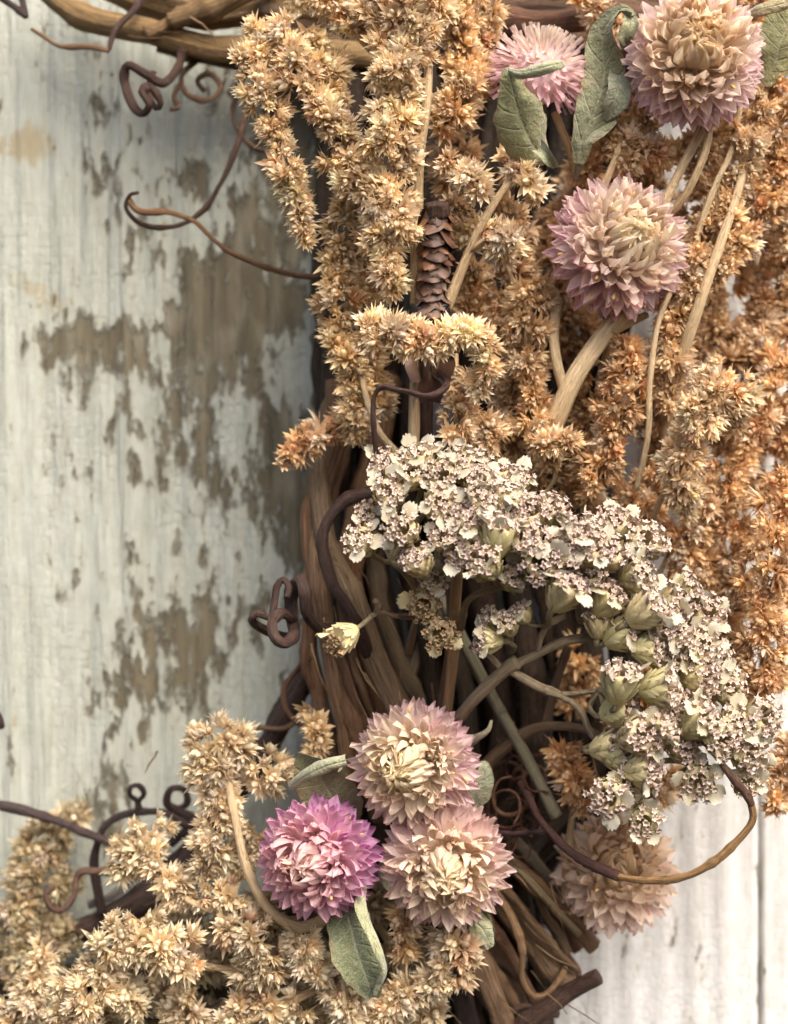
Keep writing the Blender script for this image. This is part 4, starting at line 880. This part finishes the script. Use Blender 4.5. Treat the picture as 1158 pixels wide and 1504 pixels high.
def disk_mesh(seed):
    g = random.Random(seed); mb = MB(); n = 19
    for i in range(n):
        r = 0.88*sqrt((i+0.5)/n); ph = i*2.39996+g.uniform(-.2, .2); th = r*0.75
        d = Vector((sin(th)*cos(ph), sin(th)*sin(ph), cos(th))) + Vector((g.gauss(0, .14), g.gauss(0, .14), 0)); d.normalize()
        p = Vector((r*cos(ph), r*sin(ph), 0.28*(1-r*r)-0.30)); h = g.uniform(0.42, 0.62)
        q = d.to_track_quat('Z', 'Y') @ Quaternion((0, 0, 1), g.uniform(0, 6.3)); M = Matrix.LocRotScale(p, q, Vector((1, 1, 1)))
        m = 10; V, T, F = [], [], []
        op = g.uniform(0.75, 1.1)
        for (rr, z, t) in ((0.08, 0, .1), (0.12, h*0.75, .5), (0.15, h, .9)):
            for k in range(m): V.append(M @ Vector((rr*cos(2*pi*k/m), rr*sin(2*pi*k/m), z))); T.append(t)
        for k in range(m):                          # five pointed lobes turned out
            lob = 0.27*op if k % 2 == 0 else 0.15; V.append(M @ Vector((lob*cos(2*pi*k/m), lob*sin(2*pi*k/m), h+(0.04 if k % 2 == 0 else -0.02)))); T.append(1.0)
        for k in range(m): V.append(M @ Vector((0.115*cos(2*pi*k/m), 0.115*sin(2*pi*k/m), h-0.03))); T.append(0.55)
        V.append(M @ Vector((0, 0, h-0.24))); T.append(0.0)
        for a in (0, 1, 2):
            for k in range(m): F.append((a*m+k, a*m+(k+1) % m, (a+1)*m+(k+1) % m, (a+1)*m+k))
        for k in range(m): F.append((3*m+k, 3*m+(k+1) % m, 4*m+(k+1) % m, 4*m+k)); F.append((4*m+k, 4*m+(k+1) % m, 5*m))
        mb.add(V, F, T)
    return mb.mesh('flower_disk', M_DISK)
DISKS = [disk_mesh(50+k) for k in range(4)]
def ray_mesh(seed):
    g = random.Random(seed); mb = MB(); nu, nv = 6, 7; V, T, A, F = [], [], [], []
    b1, b2 = g.uniform(-0.5, 0.7), g.uniform(-0.6, 0.6)
    for i in range(nu):
        u = i/(nu-1)
        for k in range(nv):
            q = (k-3)/3; w = 0.50*(0.28+0.72*sin(min(1, u/0.6)*pi/2))*(1 if u < .75 else 1-0.35*((u-.75)/.25)**2)
            uu = u*(1-0.12*abs(q)**2 - (0.07*(1-cos(q*2*pi*1.5))*u))
            V.append((w*q*(1-0.12*abs(b1)), uu*0.95, b1*0.5*u*u + b2*0.35*q*q*u + 0.05*sin(q*9)*u)); T.append(0.3+0.7*u); A.append((u, q, 0))
    for i in range(nu-1):
        for k in range(nv-1): F.append((i*nv+k, i*nv+k+1, (i+1)*nv+k+1, (i+1)*nv+k))
    mb.add(V, F, T, A); return mb.mesh('petal', M_RAY)
RAYS = [ray_mesh(80+k) for k in range(7)]
ybase = P(672, 1075, 34)
yarrow = thing('yarrow', ybase, 'cluster of dried white yarrow heads on forked hairy stalks across the middle', 'flower')
YO = Vector(ybase)
YST = (0.38, 0.29, 0.18)
def ystem(pts, r0, r1, name='stem', c=YST):
    mb = MB(); s = pxm(pts[0][2]); tube(mb, PP(pts), r0*s, r1*s, 10, 0.0009, 0.12, 1)
    return link(name, mb.mesh(name, M_STALK, sub=ybase), yarrow, None, c)
ystem([(655, 1085, 34), (690, 1035, 44), (742, 984, 50), (760, 972, 51)], 8, 9)
ystem([(742, 984, 50), (775, 968, 51), (830, 942, 52), (870, 936, 52), (912, 925, 52), (940, 905, 50)], 8, 5)
ystem([(745, 982, 50), (790, 1008, 51), (820, 1020, 51), (850, 1040, 51), (870, 1080, 50), (890, 1095, 50)], 6.5, 5)
ystem([(820, 1020, 51), (850, 1018, 52), (882, 1014, 53)], 5, 4)
ystem([(690, 1150, 28), (745, 1095, 33), (800, 1068, 37), (870, 1075, 42), (900, 1110, 44)], 11, 6, c=(0.20, 0.13, 0.075))
ystem([(800, 1068, 36), (815, 1010, 38), (835, 950, 40)], 8, 6, c=(0.16, 0.10, 0.06))
ystem([(645, 1070, 30), (660, 980, 36), (664, 900, 38), (660, 800, 42), (655, 740, 44)], 9, 7, c=(0.24, 0.145, 0.085))
ystem([(600, 960, 36), (612, 905, 44), (618, 865, 49), (640, 830, 50)], 6, 5, c=(0.30, 0.20, 0.11))
ystem([(616, 880, 47), (598, 845, 51), (575, 825, 53)], 5, 4, c=(0.34, 0.23, 0.12))
ystem([(612, 905, 45), (585, 905, 50), (560, 900, 52), (545, 905, 54)], 4.5, 4, c=(0.30, 0.21, 0.13))
ystem([(550, 905, 53), (556, 890, 54), (551, 882, 55)], 4, 5, c=(0.30, 0.21, 0.13))
ystem([(665, 980, 36), (678, 920, 42), (690, 880, 48), (742, 860, 52)], 6, 5, c=(0.34, 0.25, 0.14))
ystem([(740, 985, 50), (715, 960, 50), (690, 950, 50)], 5, 4)
ystem([(790, 955, 52), (800, 925, 53), (828, 905, 54)], 5, 4)
ystem([(880, 935, 52), (868, 915, 53), (850, 895, 54)], 5, 4)
HEADS = [  # disk centre x, y, mm, facing right, facing up, radius px
 (566, 676, 58, -.25, .75, 23), (614, 664, 58, -.05, .8, 24), (604, 692, 60, .05, .7, 24), (572, 719, 63, -.3, .45, 26), (649, 695, 61, -.05, .6, 24), (677, 676, 58, 0, .8, 25),
 (649, 738, 64, -.1, .25, 26), (704, 702, 60, .1, .7, 24), (698, 680, 57, .1, .9, 23), (527, 790, 62, -.45, .35, 25), (590, 776, 65, -.2, .45, 26), (610, 818, 65, -.05, .55, 24),
 (648, 788, 65, .1, .55, 20), (706, 728, 63, .15, .55, 24), (692, 758, 65, -.35, .5, 26), (736, 772, 66, .1, .88, 29), (706, 820, 67, -.25, .86, 29), (672, 806, 65, -.6, .3, 24), (538, 752, 58, -.4, .6, 18),
 (622, 890, 54, -.1, .1, 25), (647, 932, 56, .1, -.1, 25), (637, 852, 56, -.1, .3, 20), (750, 722, 60, .1, .75, 26), (724, 744, 62, .05, .7, 24), (780, 748, 62, .1, .65, 26), (812, 742, 60, .2, .75, 25),
 (795, 826, 67, .15, .25, 30), (832, 805, 66, .25, .45, 28), (852, 780, 64, .2, .65, 28), (872, 800, 65, .3, .5, 27), (838, 856, 66, .2, .88, 29), (775, 790, 66, 0, .5, 27),
 (952, 790, 57, .35, .55, 30), (905, 762, 56, .2, .8, 26), (898, 808, 62, .3, .6, 27), (945, 846, 60, .5, .5, 27), (962, 890, 62, .8, .35, 31),
 (978, 912, 60, .8, .25, 26), (998, 926, 58, .75, .2, 26), (965, 952, 60, .85, .1, 25), (985, 962, 57, .8, .15, 24), (913, 988, 63, .25, .85, 29), (984, 1008, 62, .85, .2, 30), (1044, 900, 52, .6, .4, 26),
 (1016, 860, 52, .5, .6, 24), (1036, 948, 55, .65, .2, 27), (1040, 995, 56, .5, .05, 27), (1020, 975, 55, .6, .1, 22), (946, 1078, 64, .8, .3, 30), (978, 1064, 62, .8, .3, 27), (1038, 1052, 60, .6, .35, 30), (1066, 1086, 61, .45, -.1, 29),
 (1126, 1052, 56, .5, .3, 30), (1106, 1108, 57, .4, -.2, 28), (958, 1130, 62, .8, .1, 27), (893, 1172, 62, -.35, .1, 29), (1026, 1148, 58, -.1, -.15, 28), (946, 1208, 60, .3, -.3, 25), (1098, 1150, 54, .3, -.3, 22), (925, 1150, 60, .2, -.1, 24),
 (1085, 1060, 58, .4, .3, 26), (760, 700, 55, .2, .9, 22), (735, 690, 55, .1, .9, 20), (875, 770, 58, .3, .8, 22),
 (492, 944, 60, -.85, -.30, 23), (930, 925, 58, .8, .3, 27), (900, 870, 60, .3, .75, 26), (1000, 880, 55, .6, .5, 26), (1005, 1040, 57, .7, .3, 27), (1010, 1095, 57, .6, 0, 26), (925, 1040, 58, .7, .5, 27), (880, 905, 57, .1, .8, 22), (1075, 1010, 52, .5, .3, 26), (1060, 960, 50, .6, .3, 24), (760, 845, 62, .0, .5, 24), (865, 840, 62, .2, .5, 26), (905, 1095, 56, .7, .5, 24), (925, 1110, 58, .8, .2, 26), (985, 930, 55, .7, .3, 22), (706, 940, 58, -.9, .05, 21), (762, 895, 60, -.2, .6, 16), (745, 912, 60, -.3, .7, 17), (716, 905, 56, -.4, .5, 16)]
NODES = [(575, 825, 53), (618, 870, 49), (640, 832, 50), (664, 830, 46), (742, 860, 52), (690, 880, 50), (828, 905, 54), (850, 895, 53), (905, 926, 52), (882, 1014, 53), (880, 1090, 49), (900, 1105, 46), (940, 905, 50), (545, 905, 54), (750, 960, 50), (960, 1020, 40), (1010, 1060, 44), (960, 1120, 44), (720, 800, 44), (800, 850, 46), (870, 880, 46), (640, 880, 46)]
ystem([(905, 1110, 44), (950, 1100, 44), (1000, 1060, 44), (1050, 1050, 44)], 5, 4); ystem([(912, 925, 50), (970, 960, 44), (1010, 1000, 44), (1020, 1060, 44)], 5, 4)
ystem([(664, 830, 44), (720, 800, 46), (800, 850, 46), (870, 880, 46), (940, 905, 48)], 6, 5); ystem([(900, 1108, 44), (940, 1130, 45), (960, 1160, 46)], 5, 4)
NP = [Vector(P(*q)) for q in NODES]
for hi, (x, y, d, fx, fz, rp) in enumerate(HEADS):
    g = random.Random(900+hi); R = rp*pxm(d)*0.97
    fx += g.gauss(0, .16); fz += g.gauss(0, .16)
    fy = -sqrt(max(0.12, 1-fx*fx-fz*fz)); f = Vector((fx, fy, fz)).normalized()
    pos = Vector(P(x, y, d)); q = f.to_track_quat('Z', 'Y') @ Quaternion((0, 0, 1), g.uniform(0, 6.3))
    M = Matrix.LocRotScale(pos-YO, q, Vector((R, R, R*g.uniform(0.95, 1.15))))
    gr = g.random()
    cupc = lerp((0.74, 0.60, 0.36), (0.62, 0.54, 0.30), gr)
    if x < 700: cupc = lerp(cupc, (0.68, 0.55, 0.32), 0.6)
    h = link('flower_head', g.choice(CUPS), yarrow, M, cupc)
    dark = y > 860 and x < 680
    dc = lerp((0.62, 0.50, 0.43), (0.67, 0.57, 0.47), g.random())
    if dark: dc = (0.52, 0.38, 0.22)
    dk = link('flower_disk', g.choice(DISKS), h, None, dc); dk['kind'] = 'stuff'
    ph = g.uniform(0, 6.3)
    for k in range(g.choice([2, 3, 3, 4])):
        ph += g.uniform(0.9, 1.7)
        tilt = g.uniform(-0.5, 0.9); sc = g.uniform(0.85, 1.2)
        Mr = Matrix.Rotation(ph, 4, 'Z') @ Matrix.Translation((0, 0.72, 0.02)) @ Matrix.Rotation(tilt, 4, 'X') @ Matrix.Rotation(g.uniform(-.4, .4), 4, 'Y') @ Matrix.Scale(sc, 4)
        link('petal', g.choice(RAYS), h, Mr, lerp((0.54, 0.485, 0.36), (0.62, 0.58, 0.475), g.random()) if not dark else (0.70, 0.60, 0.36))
    # stalk down to the nearest fork
    foot = pos - f*R*1.75
    j = min(range(len(NP)), key=lambda k: (NP[k]-foot).length + (0.02 if NP[k].y < foot.y-0.004 else 0))
    mid = foot*0.55 + NP[j]*0.45 - f*R*0.7 + Vector((0, 0.0015, 0))
    mb = MB(); tube(mb, [np.array(foot+f*R*0.15), np.array(foot-f*R*0.35), np.array(mid), np.array(NP[j])], R*0.15, R*0.19, 7, 0.0010, 0.12, 0, flare=0.5)
    link('stalk', mb.mesh('stalk', M_STALK, sub=ybase), yarrow, None, (0.42, 0.33, 0.19))

# ------------------------------------------------------------------ scaly seed head, wire, straws
sb = P(632, 600, 44)
seed = thing('scaly_seed_head', sb, 'dark brown scaly seed head standing upright beside the cream stem', 'seed head')
axis_pts = [(626, 640, 42), (628, 560, 46), (633, 455, 50), (640, 380, 53), (640, 310, 54)]
mb = MB(); tube(mb, PP(axis_pts), 11*pxm(50), 11*pxm(50), 12, 0.0011, 0.10, 0); link('stem', mb.mesh('stem', M_BARK, sub=sb), seed, None, (0.10, 0.055, 0.04))
mb = MB(); c_ = PP([(642, 318, 54), (640, 299, 55)]); tube(mb, c_, 15*pxm(54), 13*pxm(54), 16, 0.0005, 0.5, 0, fib=0.16); link('cap', mb.mesh('cap', M_BARK, sub=sb), seed, None, (0.085, 0.045, 0.032))
SCALES = []
for k in range(4):
    g = random.Random(300+k); mb = MB(); V, T, A, F = [], [], [], []; nu, nv = 6, 5
    for i in range(nu):
        u = i/(nu-1)
        for kk in range(nv):
            q = (kk-2)/2; w = 0.55*(0.75+0.25*sin(u*pi))*(1 if u < .7 else 1-0.75*((u-.7)/.3)**1.6)
            V.append((-0.22*q*q + 0.30*u*u + 0.04*sin(q*6+k+u*5), w*q, u*(1-0.06*abs(q)))); T.append(u); A.append((u, q, 0))
    for i in range(nu-1):
        for kk in range(nv-1): F.append((i*nv+kk, i*nv+kk+1, (i+1)*nv+kk+1, (i+1)*nv+kk))
    mb.add(V, F, T, A); SCALES.append(mb.mesh('scale', M_SCALE))
for i in range(62):
    u = i/61.0; y = 300 + 150*u; x = 641 - 9*u; ph = i*2.39996
    e = Vector((cos(ph), sin(ph), 0)); r = (15.5-3.5*u)*pxm(52)
    if e.y > 0.75: continue
    p = Vector(P(x, y, 53-3*u)) + e*r
    q = Quaternion((0, 0, 1), ph) @ Quaternion((0, 1, 0), pi-random.uniform(-0.05, 0.34)) @ Quaternion((0, 0, 1), pi)
    L = random.uniform(30, 40)*pxm(52); col = random.choice([(0.13, 0.062, 0.032), (0.10, 0.052, 0.033), (0.17, 0.085, 0.042), (0.085, 0.05, 0.034)])
    if u > 0.5: col = lerp(col, (0.14, 0.095, 0.070), 0.6)
    link('scale', random.choice(SCALES), seed, Matrix.LocRotScale(p-Vector(sb), q, Vector((L, L*random.uniform(.8, 1.25), L))), col)
for (x, y, ph) in ((618, 560, 2.6), (645, 555, 5.4), (632, 590, 4.7)):
    L = 44*pxm(50); link('scale', SCALES[0], seed, Matrix.LocRotScale(Vector(P(x, y, 50))-Vector(sb), Quaternion((0, 0, 1), ph) @ Quaternion((0, 1, 0), 0.5) @ Quaternion((0, 0, 1), pi), Vector((L*.8, L*.8, L))), (0.085, 0.046, 0.03))
wb = P(632, 458, 50)
wire = thing('wire_ring', wb, 'black wire ring bound round the foot of the scaly seed head', 'wire')
mb = MB(); ctr = Vector(wb)
for k in range(3):
    tube(mb, [np.array(ctr + Vector((27*pxm(50)*cos(a), 20*pxm(50)*sin(a), (4*sin(a*2+k)-3+k*4)*pxm(50)))) for a in np.linspace(0.1*k, 2*pi+0.05, 18)], 4.2*pxm(50), None, 8, 0.0008, 0.02)
link('coil', mb.mesh('coil', M_BLACK, sub=wb), wire)
mb = MB(); tube(mb, PP([(612, 462, 52), (600, 475, 50), (596, 492, 46)]), 4*pxm(50), None, 8, 0.0008, 0.02); link('loose_end', mb.mesh('loose_end', M_BLACK, sub=wb), wire)
def straw(label, pts, r0, r1, col, cat='straw', name='straw'):
    b = P(*pts[0]); o = thing(name, b, label, cat)
    mb = MB(); s = pxm(pts[0][2]); tube(mb, PP(pts), r0*s, r1*s, 12, 0.0012, 0.06, 0, ridge=0.06); link('stalk', mb.mesh('stalk', M_STALK, sub=b), o, None, col)
    nb = len(pts)//2; mb = MB(); c = P(*pts[nb]); dd = P(*pts[nb]) - P(*pts[nb-1]); dd = dd/np.linalg.norm(dd)
    tube(mb, [c-dd*0.0006, c, c+dd*0.0006], r0*s*1.18, r0*s*1.12, 12, 0.0003, 0.03); link('node', mb.mesh('node', M_STALK, sub=b), o, None, tuple(q*0.75 for q in col))
straw('grey green ribbed straw slanting across the dark hollow below the yarrow', [(650, 880, 26), (692, 965, 32), (735, 1045, 34), (775, 1115, 36), (818, 1200, 38)], 8, 9, (0.24, 0.21, 0.13))
straw('pale tan straw standing upright under the yarrow crown', [(655, 1060, 34), (664, 980, 40), (668, 900, 42), (674, 800, 46), (676, 740, 46)], 8, 8, (0.48, 0.29, 0.14))
straw('dark charcoal twig upright behind the cream stem above the yarrow', [(648, 720, 34), (645, 640, 34), (650, 560, 32)], 20, 18, (0.035, 0.03, 0.035), 'twig', 'charcoal_twig')
straw('thin tan straw lying over the bare vines at lower right', [(700, 1215, 30), (760, 1275, 32), (815, 1335, 31), (850, 1372, 28)], 6, 6, (0.30, 0.22, 0.12))
print('florets', N_FLORET, 'objects', len(bpy.data.objects))
